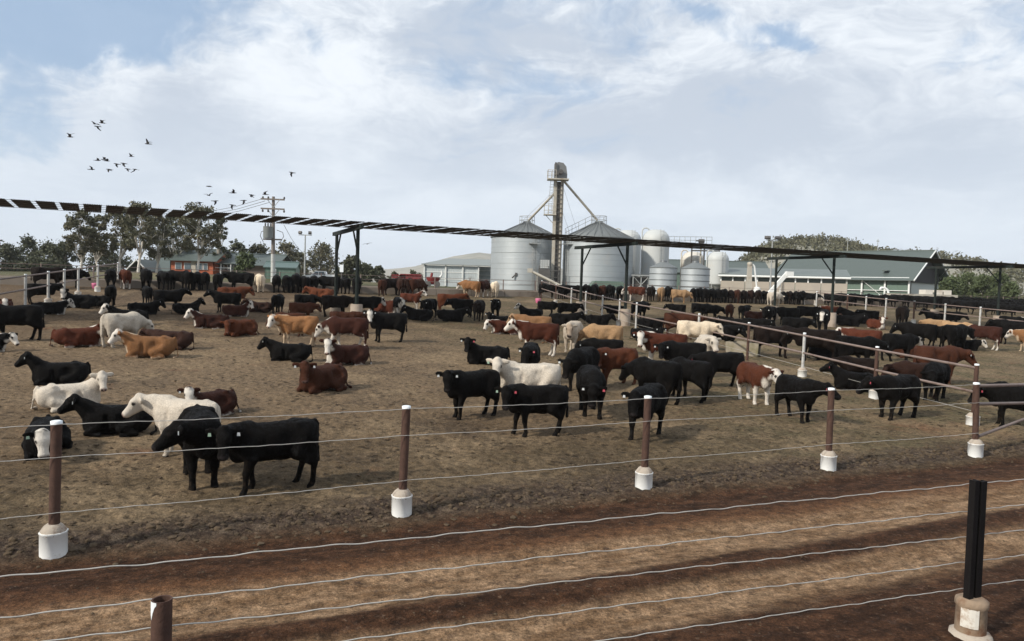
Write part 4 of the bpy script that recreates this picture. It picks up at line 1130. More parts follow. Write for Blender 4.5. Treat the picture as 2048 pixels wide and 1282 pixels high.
def row(where, items, group):
    """items: (photo column, coat, heading against the line of sight, metres in front of the bunk)"""
    for i, (x, ct, h, off) in enumerate(items):
        q = at_perp(x, BUNK_P - off); az = math.degrees(math.atan2(q.x, q.y)); rr = random.Random(int(x * 7))
        broad = 45 < h % 180 < 135
        cow(q, rr.uniform(.98, 1.10), h + az, ct, f'{CN[ct]} steer, {ORD[i]} from left in the row feeding {where}', group, yaw=rr.choice((-15, 0, 0, 15)), npitch=rr.choice((-30, -18)) if not broad else rr.choice((-12, 5)), hpitch=55, walk=rr.choice((0, .06)))


row('below the gum trees', [(98, 'brownblack', 85, 2.6), (140, 'black', 85, 1.6), (222, 'black', 2, 1.2), (250, 'hereford', 350, 1.3), (292, 'black', 355, 1.1), (326, 'black', 345, 1.2), (356, 'black', 300, 1.3), (374, 'black', 350, 1.2), (394, 'black', 5, 1.1), (410, 'black', 0, 1.2), (436, 'black', 4, 1.3)], 'cattle at the bunk below the gum trees')
row('below the green shed', [(480, 'black', 275, 1.3), (519, 'cream', 352, 1.2), (553, 'black', 0, 1.1), (573, 'black', 356, 1.2), (592, 'black', 4, 1.1), (609, 'black', 350, 1.3), (628, 'black', 2, 1.0), (658, 'black', 285, 1.4), (690, 'black', 345, 1.2), (714, 'black', 4, 1.3)], 'cattle at the bunk below the green shed')
row('left of the grey shed', [(766, 'brown', 10, 1.8), (784, 'brownblack', 60, 1.4), (800, 'darkbrown', 350, 1.2), (816, 'darkbrown', 15, 1.4), (834, 'brown', 40, 1.7)], 'cattle at the bunk left of the grey shed')
row('beside the left silo', [(940, 'gold', 300, 1.5), (968, 'darkhereford', 20, 1.2), (990, 'cream', 8, 1.2)], 'cattle at the bunk beside the left silo')
row('below the silos', [(1096, 'black', 85, 1.2), (1124, 'black', 10, 1.2), (1146, 'black', 80, 1.3), (1172, 'black', 350, 1.1), (1189, 'black', 4, 1.2), (1205, 'brown', 8, 1.0), (1220, 'black', 350, 1.3), (1240, 'black', 6, 1.0)], 'cattle at the bunk below the silos')
row('below the small steel tanks', [(1270, 'hereford', 265, 2.3), (1302, 'brownblack', 10, 1.3), (1322, 'tan', 8, 1.4), (1336, 'black', 350, 1.1), (1360, 'tan', 85, 3.2), (1386, 'black', 0, 1.2), (1398, 'black', 10, 1.1), (1410, 'black', 356, 1.3), (1423, 'black', 4, 1.1), (1436, 'black', 350, 1.2), (1448, 'black', 6, 1.2)], 'cattle at the bunk below the steel tanks')
row('below the concrete wall', [(1461, 'brownblack', 0, 1.1), (1474, 'brown', 5, 1.3), (1487, 'brownblack', 355, 1.2), (1501, 'darkbrown', 8, 1.1), (1516, 'brownblack', 2, 1.3), (1528, 'black', 350, 1.1), (1549, 'white', 40, 3.4), (1566, 'black', 0, 1.1), (1578, 'brownblack', 8, 1.2), (1592, 'black', 352, 1.3), (1604, 'black', 4, 1.1), (1622, 'blackwhite', 85, 2.0)], 'cattle at the bunk below the concrete wall')
row('below the barn', [(1664, 'black', 85, 1.4), (1678, 'black', 10, 1.1), (1692, 'black', 84, 1.5), (1708, 'black', 0, 1.2), (1722, 'black', 85, 1.4), (1738, 'black', 350, 1.1), (1752, 'black', 90, 1.6), (1768, 'brownblack', 5, 1.2), (1782, 'black', 86, 1.8), (1798, 'black', 85, 1.3), (1814, 'black', 0, 1.2), (1830, 'black', 92, 1.7), (1846, 'black', 85, 1.2)], 'cattle at the bunk below the barn')
row('below the green bushes', [(1862, 'black', 85, 1.5), (1878, 'black', 4, 1.1), (1894, 'black', 86, 1.9), (1910, 'black', 84, 1.3), (1926, 'black', 92, 1.8), (1942, 'black', 85, 1.2), (1958, 'black', 2, 1.6), (1974, 'black', 88, 1.3), (1990, 'black', 85, 1.9), (2006, 'black', 86, 1.4), (2022, 'black', 84, 1.8), (2038, 'black', 90, 1.2), (2052, 'black', 85, 1.6)], 'cattle at the bunk below the green bushes')
# ranks standing off the bunk in the far right corner
for rank, items in (('nearer', [(1990, 12.0, 86), (2015, 13.0, 90), (2042, 12.2, 84)]), ('farther', [(1905, 7.5, 86), (1930, 8.5, 268), (1952, 7.0, 84), (1976, 9.0, 90), (1999, 7.6, 272), (2022, 8.6, 85), (2044, 7.2, 88)])):
    for i, (x, off, h) in enumerate(items):
        q = at_perp(x, BUNK_P - off); az = math.degrees(math.atan2(q.x, q.y))
        cow(q, 1.06, h + az, 'black', f'black steer, {ORD[i]} from left in the {rank} rank at the far right', 'cattle in the far right corner', npitch=(8, -6)[i % 2], hpitch=46)
for x, off, lab in ((1672, 4.5, 'black steer standing apart behind the third shade post'), (1846, 5.0, 'black steer standing apart behind the fourth shade post')):
    q = at_perp(x, BUNK_P - off); cow(q, 1.06, 86 + math.degrees(math.atan2(q.x, q.y)), 'black', lab, 'cattle in the far right corner', npitch=-6, hpitch=46)
# ------------------------------------------------------------------ buildings and plant beyond the bunk
def corrugated(name, col, rough=.5, metal=0.0, freq=30.0, axis=0, depth=.4, var=.1, dirt=None, dirt_amt=.4, dscale=.5, spec=.4):
    """sheet metal with fine ribs too small to model at this distance"""
    m = mat(name, col, rough, metal, var, 1.5, 0, 1, dirt, dirt_amt, spec, dscale)
    t = NT(m.node_tree); b = t.n['Principled BSDF']; co = t.add('ShaderNodeTexCoord').outputs['Object']; sp = t.add('ShaderNodeSeparateXYZ', i_0=co)
    w = t.math('SINE', t.math('MULTIPLY', sp.outputs[axis], freq))
    bp = t.add('ShaderNodeBump', i_Strength=depth, i_Distance=.02, i_Height=w); t.put(b.inputs['Normal'], bp.outputs[0])
    return m


STEEL = corrugated('silo_steel', (.37, .40, .415), .55, .30, 62.0, 2, .35, var=.07, dirt=(.42, .42, .41), dirt_amt=.35, dscale=.35)
STEELROOF = mat('silo_roof_steel', (.155, .168, .17), .6, .1, var=.1, scale=1.0)
SEAM2 = mat('lap_steel', (.30, .325, .335), .55, .3, var=.1)
SEAM = mat('seam_steel', (.15, .16, .165), .5, .5, var=.1)
CREAMST = mat('cream_steel', (.43, .40, .34), .6, .1, var=.12, scale=2, dirt=(.33, .26, .18), dirt_amt=.5, dscale=.9)
DARKST = mat('dark_steel', (.10, .095, .09), .6, .3, var=.3, scale=3)
GREYST = mat('grey_steel', (.36, .37, .36), .5, .3, var=.15, scale=3)
TANKW = mat('tank_white', (.47, .485, .475), .55, 0, var=.05, scale=.8, dirt=(.50, .47, .41), dirt_amt=.35, dscale=.5)
TANKC = mat('tank_cream', (.58, .55, .49), .6, 0, var=.06, scale=.8, dirt=(.42, .34, .26), dirt_amt=.5, dscale=.5)
WSTEEL = mat('white_steel', (.70, .71, .69), .5, .0, var=.08, scale=2)
GREENROOF = corrugated('green_roof', (.078, .098, .090), .5, 0, 24.0, 0, .25, var=.08)
GREENW = corrugated('green_wall', (.105, .155, .125), .55, 0, 24.0, 0, .3, var=.08)
GREYWALL = corrugated('grey_wall', (.44, .48, .49), .55, 0, 24.0, 0, .25, var=.08, dirt=(.30, .31, .31), dirt_amt=.3)
TILT = mat('tilt_concrete', (.37, .325, .27), .9, 0, var=.10, scale=1.5, dirt=(.33, .29, .25), dirt_amt=.5, dscale=.6, bump=.15, bscale=10)
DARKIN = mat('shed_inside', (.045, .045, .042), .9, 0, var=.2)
GLASSD = mat('window_glass', (.10, .13, .15), .12, 0, var=.1, spec=.6)
ORANGE = corrugated('orange_boards', (.36, .098, .045), .7, 0, 22.0, 2, .3, var=.1)
TIMBER = mat('pole_timber', (.19, .165, .145), .85, 0, var=.2, scale=6, bump=.3, bscale=25)
REDM = mat('red_paint', (.20, .028, .028), .5, 0, var=.2, scale=3, dirt=(.14, .04, .03), dirt_amt=.5)


def base_at(x, d):
    """ground point d metres ahead below photo column x"""
    h = 574 + .030 * (x - CXP); q = P(x, h, d); return Vector((q.x, q.y, gz(q.x, q.y)))


def zof(y, x, d): return P(x, y, d).z


def rails_ring(parent, c, r, h, n, mat_, a0=0, a1=360):
    m = MB()
    for k in range(n + 1):
        a = R(a0 + (a1 - a0) * k / n); m.tube([c + Vector((r * math.cos(a), r * math.sin(a), 0)), c + Vector((r * math.cos(a), r * math.sin(a), h))], .03, 5)
    for f in (.5, 1.0):
        m.tube([c + Vector((r * math.cos(R(a0 + (a1 - a0) * k / (n * 2))), r * math.sin(R(a0 + (a1 - a0) * k / (n * 2))), h * f)) for k in range(n * 2 + 1)], .03, 5)
    return m.build('guard_rail', mat_, parent)


def silo(xc, x_half, y_eave, d, y_apex, label, ladder_side, door=False):
    c = base_at(xc, d); r = x_half / FPX * d; ze = zof(y_eave, xc, d) - c.z; za = zof(y_apex, xc, d) - c.z
    o = empty('grain_silo', c); tag(o, label, 'silo', 'large grain silos')
    n = 10; bh = ze / n
    for k in range(n):                            # rings of wall sheet, each lapped over the one below
        MB().lathe((0, 0, 0), [(r + .0 + .012 * (k % 2), k * bh + (.004 if k else -.3)), (r + .012 * (k % 2), (k + 1) * bh)], 56).build('wall_ring', STEEL, o)
        if k: MB().lathe((0, 0, 0), [(r + .014, k * bh - .022), (r + .022, k * bh), (r + .014, k * bh + .022)], 56).build('ring_seam', SEAM2, o)
    m = MB(); m.lathe((0, 0, 0), [(r + .16, ze - .03), (r + .16, ze + .07), (r * .5, (ze + za) / 2 + .02), (.55, za), (.50, za + .22), (0.02, za + .30)], 56); rf = m.build('roof', STEELROOF, o)
    nr = 28
    for k in range(nr):
        a = 2 * math.pi * k / nr; ca, sa = math.cos(a), math.sin(a)
        MB().tube([Vector(((r + .1) * ca, (r + .1) * sa, ze + .10)), Vector((.55 * ca, .55 * sa, za + .03))], .035, 4).build('roof_rib', SEAM, rf)
    rails_ring(o, Vector((0, 0, za - .15)), .95, 1.0, 8, GREYST)
    # ladder up the wall
    a = ladder_side; p = Vector(((r + .18) * math.sin(a), -(r + .18) * math.cos(a), 0)); tng = Vector((math.cos(a), math.sin(a), 0))
    m = MB()
    for sgn in (-1, 1): m.tube([p + tng * .22 * sgn, p + tng * .22 * sgn + Vector((0, 0, ze + .9))], .03, 5)
    z = .3
    while z < ze + .7: m.tube([p - tng * .22 + Vector((0, 0, z)), p + tng * .22 + Vector((0, 0, z))], .018, 4); z += .32
    m.build('ladder', GREYST, o)
    m = MB(); q = p + Vector((0, 0, ze - .9)); m.box(q + Vector((0, -.3, 0)), (1.5, .8, .06))
    for dx in (-.7, 0, .7): m.tube([q + Vector((dx, -.68, 0)), q + Vector((dx, -.68, 1.0))], .025, 4)
    m.tube([q + Vector((-.7, -.68, 1)), q + Vector((.7, -.68, 1))], .025, 4); m.tube([q + Vector((-.7, -.68, .5)), q + Vector((.7, -.68, .5))], .025, 4)
    m.build('landing', GREYST, o)
    if door:
        m = MB(); aa = R(-16); q = Vector((r * math.sin(aa), -r * math.cos(aa), ze * .30)); m.box(q, (.25, .35, .35)); m.tube([q, q + Vector((-.45, -.25, -.45))], .09, 6); m.build('outlet_spout', DARKST, o)
    return o, c, r, ze, za


DS = 96.0
s1_, c1, r1_, ze1, za1 = silo(1050, 69.5, 477, DS, 446, 'large corrugated steel grain silo with a conical roof, left of the elevator tower', R(12), True)
s2_, c2, r2_, ze2, za2 = silo(1193, 69.5, 478, DS - 3, 446, 'large corrugated steel grain silo with a conical roof, right of the elevator tower', R(-62))
# sloping stair rail on the right silo roof
m = MB(); ap = c2 + Vector((-.9, -.3, za2 - .1)); ev = c2 + Vector((-r2_ * .97, -1.2, ze2 + .1))
for t in (0, .25, .5, .75, 1): q = ap.lerp(ev, t); m.tube([q, q + Vector((0, 0, 1.0))], .028, 4)
for hh in (.5, 1.0): m.tube([ap + Vector((0, 0, hh)), ev + Vector((0, 0, hh))], .028, 4)
m.tube([ap, ev], .05, 5); o = m.build('roof_stair', GREYST, s2_); o.location = -c2

# bucket elevator tower
eb = base_at(1111, DS - 5); et = empty('bucket_elevator', eb); tag(et, 'tall cream bucket elevator tower with spouts between the two big silos', 'elevator')
dE = eb.y
ztop = zof(360, 1118, dE) - eb.z; lean_e = Vector((zof(0, 0, 1) * 0, 0, 0))
w = .62
for sx in (-1, 1):
    MB().box((sx * .42, 0, ztop / 2), (.36, .46, ztop)).build('leg_casing', CREAMST, et)
m = MB()
z = .4
while z < ztop - .3: m.box((.12, -.32, z), (.62, .05, .07)); z += .55
m.build('ladder_rungs', DARKST, et)
MB().box((0, .1, ztop / 2), (.50, .2, ztop - .4)).build('back_casing', DARKST, et)
m = MB()
for sx in (-.20, .44): m.box((sx, -.32, ztop / 2), (.06, .06, ztop - .6))
m.build('ladder_stiles', DARKST, et)
hz0 = ztop
m = MB(); prof = [(-.62, 0), (.95, 0), (.95, .5), (.82, 1.4), (.45, 1.85), (-.15, 1.95), (-.62, 1.75)]
m.prism([Vector((x, 0, hz0 + .15 + z)) for x, z in prof], Vector((0, -.5, 0)), Vector((0, .5, 0))); m.build('elevator_head', mat('head_steel', (.17, .175, .175), .55, .2, var=.2, scale=2), et)
m = MB(); m.tube([(.15, -.55, hz0 + .9), (.15, -.95, hz0 + .9)], .28, 10); m.box((-.35, -.75, hz0 + .75), (.5, .4, .5)); m.tube([(-.5, -.75, hz0 + 1.2), (-.5, -.75, hz0 + 2.0)], .10, 6); m.build('drive_motor', DARKST, et)
m = MB(); m.box((-.15, -.25, hz0), (2.6, 1.5, .14))
m.build('head_platform', CREAMST, et)
m = MB()
for x_ in (-1.4, -.9, -.4): m.tube([(x_, -.95, hz0), (x_, -.95, hz0 + 1.05)], .03, 4); m.tube([(x_, .45, hz0), (x_, .45, hz0 + 1.05)], .03, 4)
for z_ in (.55, 1.05): m.tube([(-.4, -.95, hz0 + z_), (-1.42, -.95, hz0 + z_), (-1.42, .45, hz0 + z_), (-.4, .45, hz0 + z_)], .03, 4)
m.build('platform_rail', CREAMST, et)
zl = zof(430, 1098, dE) - eb.z
m = MB(); m.box((-1.0, -.2, zl), (1.5, 1.2, .12)); m.tube([(-.3, -.2, zl - 1.3), (-1.5, -.2, zl - .05)], .04, 5); m.build('rest_platform', CREAMST, et)
m = MB()
for x_ in (-1.7, -1.2, -.7): m.tube([(x_, -.75, zl), (x_, -.75, zl + 1.05)], .03, 4)
for z_ in (.5, 1.05): m.tube([(-.6, -.75, zl + z_), (-1.72, -.75, zl + z_), (-1.72, .35, zl + z_)], .03, 4)
m.build('rest_rail', CREAMST, et)
m = MB()
for x_ in (-1.25, -.85): m.tube([(x_, -.1, zl), (x_ + .25, -.1, hz0)], .025, 4)
z = zl + .3; k = 0
while z < hz0:
    f = (z - zl) / (hz0 - zl); m.tube([(-1.25 + .25 * f, -.1, z), (-.85 + .25 * f, -.1, z)], .018, 4)
    if k % 3 == 0:
        cx = -1.05 + .25 * f; m.tube([Vector((cx + .36 * math.cos(a), -.1 - .36 * abs(math.sin(a)) * 1.4, z)) for a in [math.pi + math.pi * j / 8 for j in range(9)]], .018, 4)
    z += .34; k += 1
m.build('caged_ladder', GREYST, et)
sp1 = c1 + Vector((.2, 0, za1 + .35)) - eb; sp2 = c2 + Vector((-.2, 0, za2 + .35)) - eb
MB().tube([Vector((-.35, 0, zof(384, 1104, dE) - eb.z)), sp1], .15, 10).build('spout', CREAMST, et)
MB().tube([Vector((.60, 0, hz0 - .1)), sp2], .15, 10).build('spout', CREAMST, et)
for a, b in (((-.6, 0, hz0 - 1.4), c1 + Vector((-2.5, .5, ze1 + .4)) - eb), ((.6, 0, hz0 - 1), c2 + Vector((-2.6, 0, ze2 + .7)) - eb), ((.6, 0, hz0 - 4), c2 + Vector((-3.5, 0, ze2 + .4)) - eb)):
    MB().tube([a, b], .018, 4).build('guy_wire', GREYST, et)
m = MB(); m.tube([P(1060, 541, dE - 3) - eb, P(1158, 590, dE - 4) - eb], .16, 8); m.build('drag_conveyor', CREAMST, et)
m = MB()
for f in (.15, .4, .65, .9): q = (P(1060, 541, dE - 3) - eb).lerp(P(1158, 590, dE - 4) - eb, f); m.tube([q, Vector((q.x, q.y, 0))], .05, 5)
m.box(P(1060, 541, dE - 3) - eb, (.6, .5, .5)); m.build('conveyor_legs', CREAMST, et)
m = MB(); q = P(1106, 565, dE - 1.5) - eb
for dx in (-1.7, -.6, .6): m.tube([q + Vector((dx, 0, -1.5)), q + Vector((dx, 0, 2.0))], .05, 5)
for z_ in (-.6, .4, 1.2): m.tube([q + Vector((-1.7, 0, z_)), q + Vector((.6, 0, z_ + .25))], .05, 5)
m.box(q + Vector((-.4, 0, -.2)), (1.3, .6, .9)); m.build('boot_frame', DARKST, et)
q = P(1089, 528, dE - 1) ; ibc = empty('ibc_tank', q - Vector((0, 0, .55))); tag(ibc, 'white caged liquid tote at the foot of the elevator tower', 'tote')
MB().box((0, 0, .55), (1.1, 1.0, 1.0)).build('tote_bottle', TANKW, ibc)
m = MB()
for k in range(5):
    m.box((-.56 + .28 * k, -.52, .55), (.03, .03, 1.1)); m.box((0, -.52, .05 + .25 * k), (1.16, .03, .03))
m.build('tote_cage', GREYST, ibc)
m = MB(); m.box((0, 0, -1.2), (1.4, 1.2, 2.35)); m.build('tote_stand', DARKST, ibc)

# green low shed in front of right silo
gs = base_at(1215, DS - 11); m = MB(); wv = 4.2
o = empty('low_green_shed', gs); tag(o, 'low green roofed shelter in front of the right silo', 'shed')
zr = zof(562, 1200, gs.y) - gs.z; zw = zof(574, 1200, gs.y) - gs.z
m.prism([Vector((-2.1, 0, zw)), Vector((2.3, 0, zw)), Vector((1.6, 0, zr)), Vector((-1.5, 0, zr))], Vector((0, -.6, 0)), Vector((0, 3, 0))); m.build('roof', GREENW, o)
MB().box((0, 1.0, zw / 2), (4.0, 2.6, zw)).build('wall', GREYWALL, o)


def hopper_tank(xc, half, y_top, y_bot, d, label, material, legs=True, dome=True, bands=0, group='tall white feed tanks'):
    c = base_at(xc, d); r = half / FPX * d; zt = zof(y_top, xc, d) - c.z; zb = zof(y_bot, xc, d) - c.z
    o = empty('feed_tank', c); tag(o, label, 'tank', group)
    MB().lathe((0, 0, 0), [(r, zb), (r, zt - .80 * r)], 40).build('tank_wall', material, o)
    MB().lathe((0, 0, 0), [(r * 1.02, zt - .80 * r - .08), (r * 1.02, zt - .80 * r + .05), (r * .99, zt - .60 * r), (r * .90, zt - .38 * r), (r * .88, zt - .37 * r), (r * .72, zt - .17 * r), (r * .70, zt - .16 * r), (r * .45, zt - .03 * r), (.05, zt)], 40).build('tank_dome', material, o)
    MB().lathe((0, 0, 0), [(.25, max(.7, zb - r * 1.1)), (r, zb)], 32).build('hopper', material, o)
    if legs:
        for k in range(4):
            a = R(45 + 90 * k); MB().tube([(r * .95 * math.cos(a), r * .95 * math.sin(a), 0), (r * .95 * math.cos(a), r * .95 * math.sin(a), zb + .2)], .08, 6).build('leg', GREYST, o)
        MB().lathe((0, 0, 0), [(r * 1.03, zb - .06), (r * 1.03, zb + .06)], 32).build('ring_beam', GREYST, o)
    if bands:
        for k in range(bands): z = zb + (zt - .35 * r - zb) * (k + 1) / (bands + 1); MB().lathe((0, 0, 0), [(r * 1.008, z - .03), (r * 1.008, z + .03)], 40).build('band', material, o)
    # fill pipe with a bent top, and a ladder
    x0 = -r - .12; m = MB(); pts = [Vector((x0, -.2, .6)), Vector((x0, -.2, zt - .25))] + [Vector((x0 + .45 - .45 * math.cos(t), -.2, zt - .25 + .40 * math.sin(t))) for t in [math.pi * j / 8 for j in range(1, 8)]]
    m.tube(pts, .09, 7); m.build('fill_pipe', material, o)
    m = MB()
    for sx in (-.2, .2): m.tube([(r * .25 + sx, -r - .08, .8), (r * .25 + sx, -r - .08, zt - .1)], .025, 4)
    z = 1.0
    while z < zt - .2: m.tube([(r * .25 - .2, -r - .08, z), (r * .25 + .2, -r - .08, z)], .015, 4); z += .34
    m.build('ladder', GREYST, o)
    return o


hopper_tank(1252, 26, 460, 548, DS + 6, 'tall white domed tank peeking out behind the right silo', TANKW)
hopper_tank(1308, 26.5, 459, 551, DS - 1, 'tall white domed tank standing clear right of the right silo', TANKW)
hopper_tank(1383, 22, 503, 566, DS + 4, 'cream domed tank with rusty streaks behind the small steel tanks', TANKC, bands=1)
hopper_tank(1433, 21, 503, 568, DS - 2, 'cream white domed tank right of the small steel tanks', TANKW, bands=0)


def small_tank(xc, half, y_wall, y_top, d, label):
    c = base_at(xc, d); r = half / FPX * d; zw = zof(y_wall, xc, d) - c.z; zt = zof(y_top, xc, d) - c.z
    o = empty('steel_tank', c); tag(o, label, 'tank', 'small steel tanks')
    n = 5
    for k in range(n):
        MB().lathe((0, 0, 0), [(r, zw * k / n + (.03 if k else -.2)), (r, zw * (k + 1) / n - .03)], 44).build('wall_ring', STEEL, o)
        MB().lathe((0, 0, 0), [(r + .03, zw * (k + 1) / n - .04), (r + .045, zw * (k + 1) / n), (r + .03, zw * (k + 1) / n + .04)], 44).build('hoop', SEAM, o)
    rf = MB().lathe((0, 0, 0), [(r + .06, zw - .02), (r + .06, zw + .05), (.36, zt - .18)], 20, smooth=False).build('roof', STEELROOF, o)
    MB().lathe((0, 0, 0), [(.36, zt - .2), (.36, zt - .02), (.30, zt), (.02, zt + .04)], 16).build('filler_cap', SEAM, o)
    return o


small_tank(1325, 27, 536, 521, DS - 14, 'small banded steel tank with a conical lid, left of the pair')
small_tank(1389, 28, 538, 522, DS - 15, 'small banded steel tank with a conical lid, right of the pair')
# catwalk between the tanks
cw = P(1378, 488, DS + 1); o = empty('catwalk', cw); tag(o, 'railed catwalk with a motor running above the cream tanks', 'catwalk')
a = P(1336, 488, DS + 1) - cw; b = P(1422, 489, DS + 1) - cw
m = MB(); m.box((a + b) / 2, ((b - a).length, .9, .12), 0); m.build('deck', DARKST, o)
m = MB()
for k in range(9): q = a.lerp(b, k / 8); m.tube([q + Vector((0, -.4, 0)), q + Vector((0, -.4, .95))], .03, 4)
for h in (.5, .95): m.tube([a + Vector((0, -.4, h)), b + Vector((0, -.4, h))], .03, 4)
m.build('guard_rail', GREYST, o)
m = MB(); q = P(1403, 482, DS) - cw; m.tube([q + Vector((-.35, 0, 0)), q + Vector((.35, 0, 0))], .26, 10); m.box(q + Vector((0, 0, -.35)), (.5, .5, .3)); m.tube([q + Vector((-.7, 0, .02)), q + Vector((-.35, 0, .02))], .1, 6); m.build('motor', DARKST, o)
for xx in (1384, 1402, 1409):
    q = P(xx, 490, DS + .5); g = gz(q.x, q.y); MB().tube([q - cw, Vector((q.x, q.y, g)) - cw], .10, 6).build('leg', DARKST if xx != 1402 else CREAMST, o)
m = MB(); m.tube([P(1382, 501, DS) - cw, P(1440, 502, DS) - cw], .10, 6); m.build('feed_pipe', DARKST, o)
# tower frame between the tall tanks
fr = base_at(1281, DS - 6); o = empty('tank_platform', fr); tag(o, 'grey steel platform frame below the tall white tanks', 'frame'); fd = fr.y
zp = zof(551, 1285, fd) - fr.z; xl = P(1264, 551, fd).x - fr.x; xr = P(1299, 551, fd).x - fr.x
m = MB(); m.box(((xl + xr) / 2, 0, zp), (xr - xl, 1.2, .16)); m.build('platform', GREYST, o)
for x_ in (xl + .1, (xl + xr) / 2, xr - .1): MB().tube([(x_, -.4, 0), (x_, -.4, zp)], .07, 6).build('leg', GREYST, o)
MB().tube([(xl, -.4, .2), (xr, -.4, zp)], .05, 5).build('brace', GREYST, o); MB().tube([(xr, -.4, .2), (xl, -.4, zp)], .05, 5).build('brace', GREYST, o)
MB().box(((xl + xr) / 2, 1.5, zp / 2), ((xr - xl) * .9, 1.2, zp * .9)).build('bin', DARKST, o)


# ---- sheds: gabled buildings given by corner, axis and sizes
def gable(name, label, org, az, length, width, eave, ridge, wallm, roofm, over=.35, cat='shed', front=True, back=True, ends=(True, True), group=None):
    """org: front left corner on the ground; az: heading of the long side; the building lies to the left of that heading"""
    o = empty(name, org); tag(o, label, cat, group)
    u = Vector((math.sin(az), math.cos(az), 0)); v = Vector((-u.y, u.x, 0))
    t = .12
    def wall(a, b, h, nm='wall'):
        d_ = (b - a); n_ = Vector((-d_.y, d_.x, 0)).normalized() * t
        return MB().prism([a, b, b + Vector((0, 0, h)), a + Vector((0, 0, h))], Vector((0, 0, 0)), n_).build(nm, wallm, o)
    zd = Vector((0, 0, -.4))
    if front: wall(zd, u * length + zd, eave + .4)
    if back: wall(u * length + v * width + zd, v * width + zd, eave + .4)
    for k, e in enumerate((Vector((0, 0, 0)), u * length)):
        if ends[k]:
            pts = [e + zd, e + v * width + zd, e + v * width + Vector((0, 0, eave)), e + v * width / 2 + Vector((0, 0, ridge)), e + Vector((0, 0, eave))]
            MB().prism(pts, u * (.0 if k == 0 else -t), u * (t if k == 0 else .0)).build('gable_wall', wallm, o)
    for sgn in (0, 1):
        e0 = v * (-over if sgn == 0 else width + over); sl = (ridge - eave) / (width / 2)
        a = e0 + Vector((0, 0, eave - sl * over)) - u * over; r_ = v * width / 2 + Vector((0, 0, ridge)) - u * over
        L = u * (length + 2 * over); up_ = Vector((0, 0, .10))
        vs = [a, a + L, r_ + L, r_]; MB().add([q + Vector((0, 0, .02)) for q in vs] + [q + up_ + Vector((0, 0, .02)) for q in vs], [(0, 3, 2, 1), (4, 5, 6, 7), (0, 1, 5, 4), (1, 2, 6, 5), (2, 3, 7, 6), (3, 0, 4, 7)]).build('roof', roofm, o)
    MB().tube([v * width / 2 + Vector((0, 0, ridge + .12)) - u * over, v * width / 2 + Vector((0, 0, ridge + .12)) + u * (length + over)], .12, 6).build('ridge_cap', roofm, o)
    return o, u, v


# big green barn on the right
bd = 104.0
q = base_at(1817, bd); az = R(136); u = Vector((math.sin(az), math.cos(az), 0)); Lb = 20.0
eave = zof(556, 1815, bd) - q.z; ridge = zof(503, 1850, bd + 6) - q.z
org = q - u * Lb; org.z = q.z
barn, bu, bv = gable('barn', 'big green roofed barn with an open dark gable at the right', org, az, Lb, 15.5, eave, ridge, GREENW, GREENROOF, over=.8, cat='barn', front=False, ends=(True, False))
e = bu * Lb
def bp_(a, b, z): return bu * a + bv * b + Vector((0, 0, z))
# gable end: dark sheet painting the open gable's shade above, pale panel below
MB().prism([bp_(Lb - .5, .1, eave * .86), bp_(Lb - .5, 15.4, eave * .86), bp_(Lb - .5, 15.4, eave), bp_(Lb - .5, 7.75, ridge - .1), bp_(Lb - .5, .1, eave)], Vector((0, 0, 0)), bu * .12).build('gable_shade_sheet', mat('open_gable_shade', (.035, .033, .034), .8, var=.3, scale=2), barn)
MB().prism([bp_(Lb - .8, 3.0, -.3), bp_(Lb - .8, 15.4, -.3), bp_(Lb - .8, 15.4, eave * .86), bp_(Lb - .8, 3.0, eave * .86)], Vector((0, 0, 0)), bu * .12).build('gable_panel', mat('pale_panel', (.50, .53, .50), .7, var=.1), barn)
for _a, _b in ((bp_(Lb + .85, -.8, eave - .8 * (ridge - eave) / 7.75 + .06), bp_(Lb + .85, 7.75, ridge + .06)), (bp_(Lb + .85, 16.3, eave - .8 * (ridge - eave) / 7.75 + .06), bp_(Lb + .85, 7.75, ridge + .06))): MB().tube([_a, _b], .11, 5).build('barge_board', WSTEEL, barn)
MB().prism([bp_(Lb - 6, 4, -.3), bp_(Lb - 6, 12, -.3), bp_(Lb - 6, 12, eave), bp_(Lb - 6, 4, eave)], Vector((0, 0, 0)), bu * .1).build('inner_wall', GREENW, barn)
# steel frame front with green infill panels
nb_ = 4
for k in range(nb_):
    a0_ = Lb - 9.6 + 9.4 * k / (nb_ - 1) if False else Lb - 9.6 + 3.2 * k
    MB().box(bp_(a0_, -.05, eave / 2), (.22, .22, eave), -az).build('frame_post', WSTEEL, barn)
    if k < nb_ - 1:
        for zz_, hh in ((eave * .24, eave * .42), (eave * .74, eave * .46)):
            MB().prism([bp_(a0_ + .2, .1, zz_ - hh / 2), bp_(a0_ + 3.0, .1, zz_ - hh / 2), bp_(a0_ + 3.0, .1, zz_ + hh / 2), bp_(a0_ + .2, .1, zz_ + hh / 2)], Vector((0, 0, 0)), bv * .06).build('wall_panel', GREENW, barn)
        MB().tube([bp_(a0_, -.1, eave * .20), bp_(a0_ + 3.2, -.1, eave * .20)], .06, 5).build('girt', WSTEEL, barn)
        MB().tube([bp_(a0_, -.1, eave * .50), bp_(a0_ + 3.2, -.1, eave * .50)], .06, 5).build('girt', WSTEEL, barn)
MB().tube([bp_(Lb - 9.6, -.12, eave), bp_(Lb, -.12, eave)], .09, 5).build('eave_beam', WSTEEL, barn)
MB().tube([bp_(Lb - 6.4, -.16, eave * .9), bp_(Lb - 3.2, -.16, eave * .2)], .04, 5).build('brace', WSTEEL, barn)
MB().box(bp_(Lb - 3.6, 1.4, eave + 1.05), (1.6, .7, .12), -az).build('roof_vent', GREENROOF, barn)
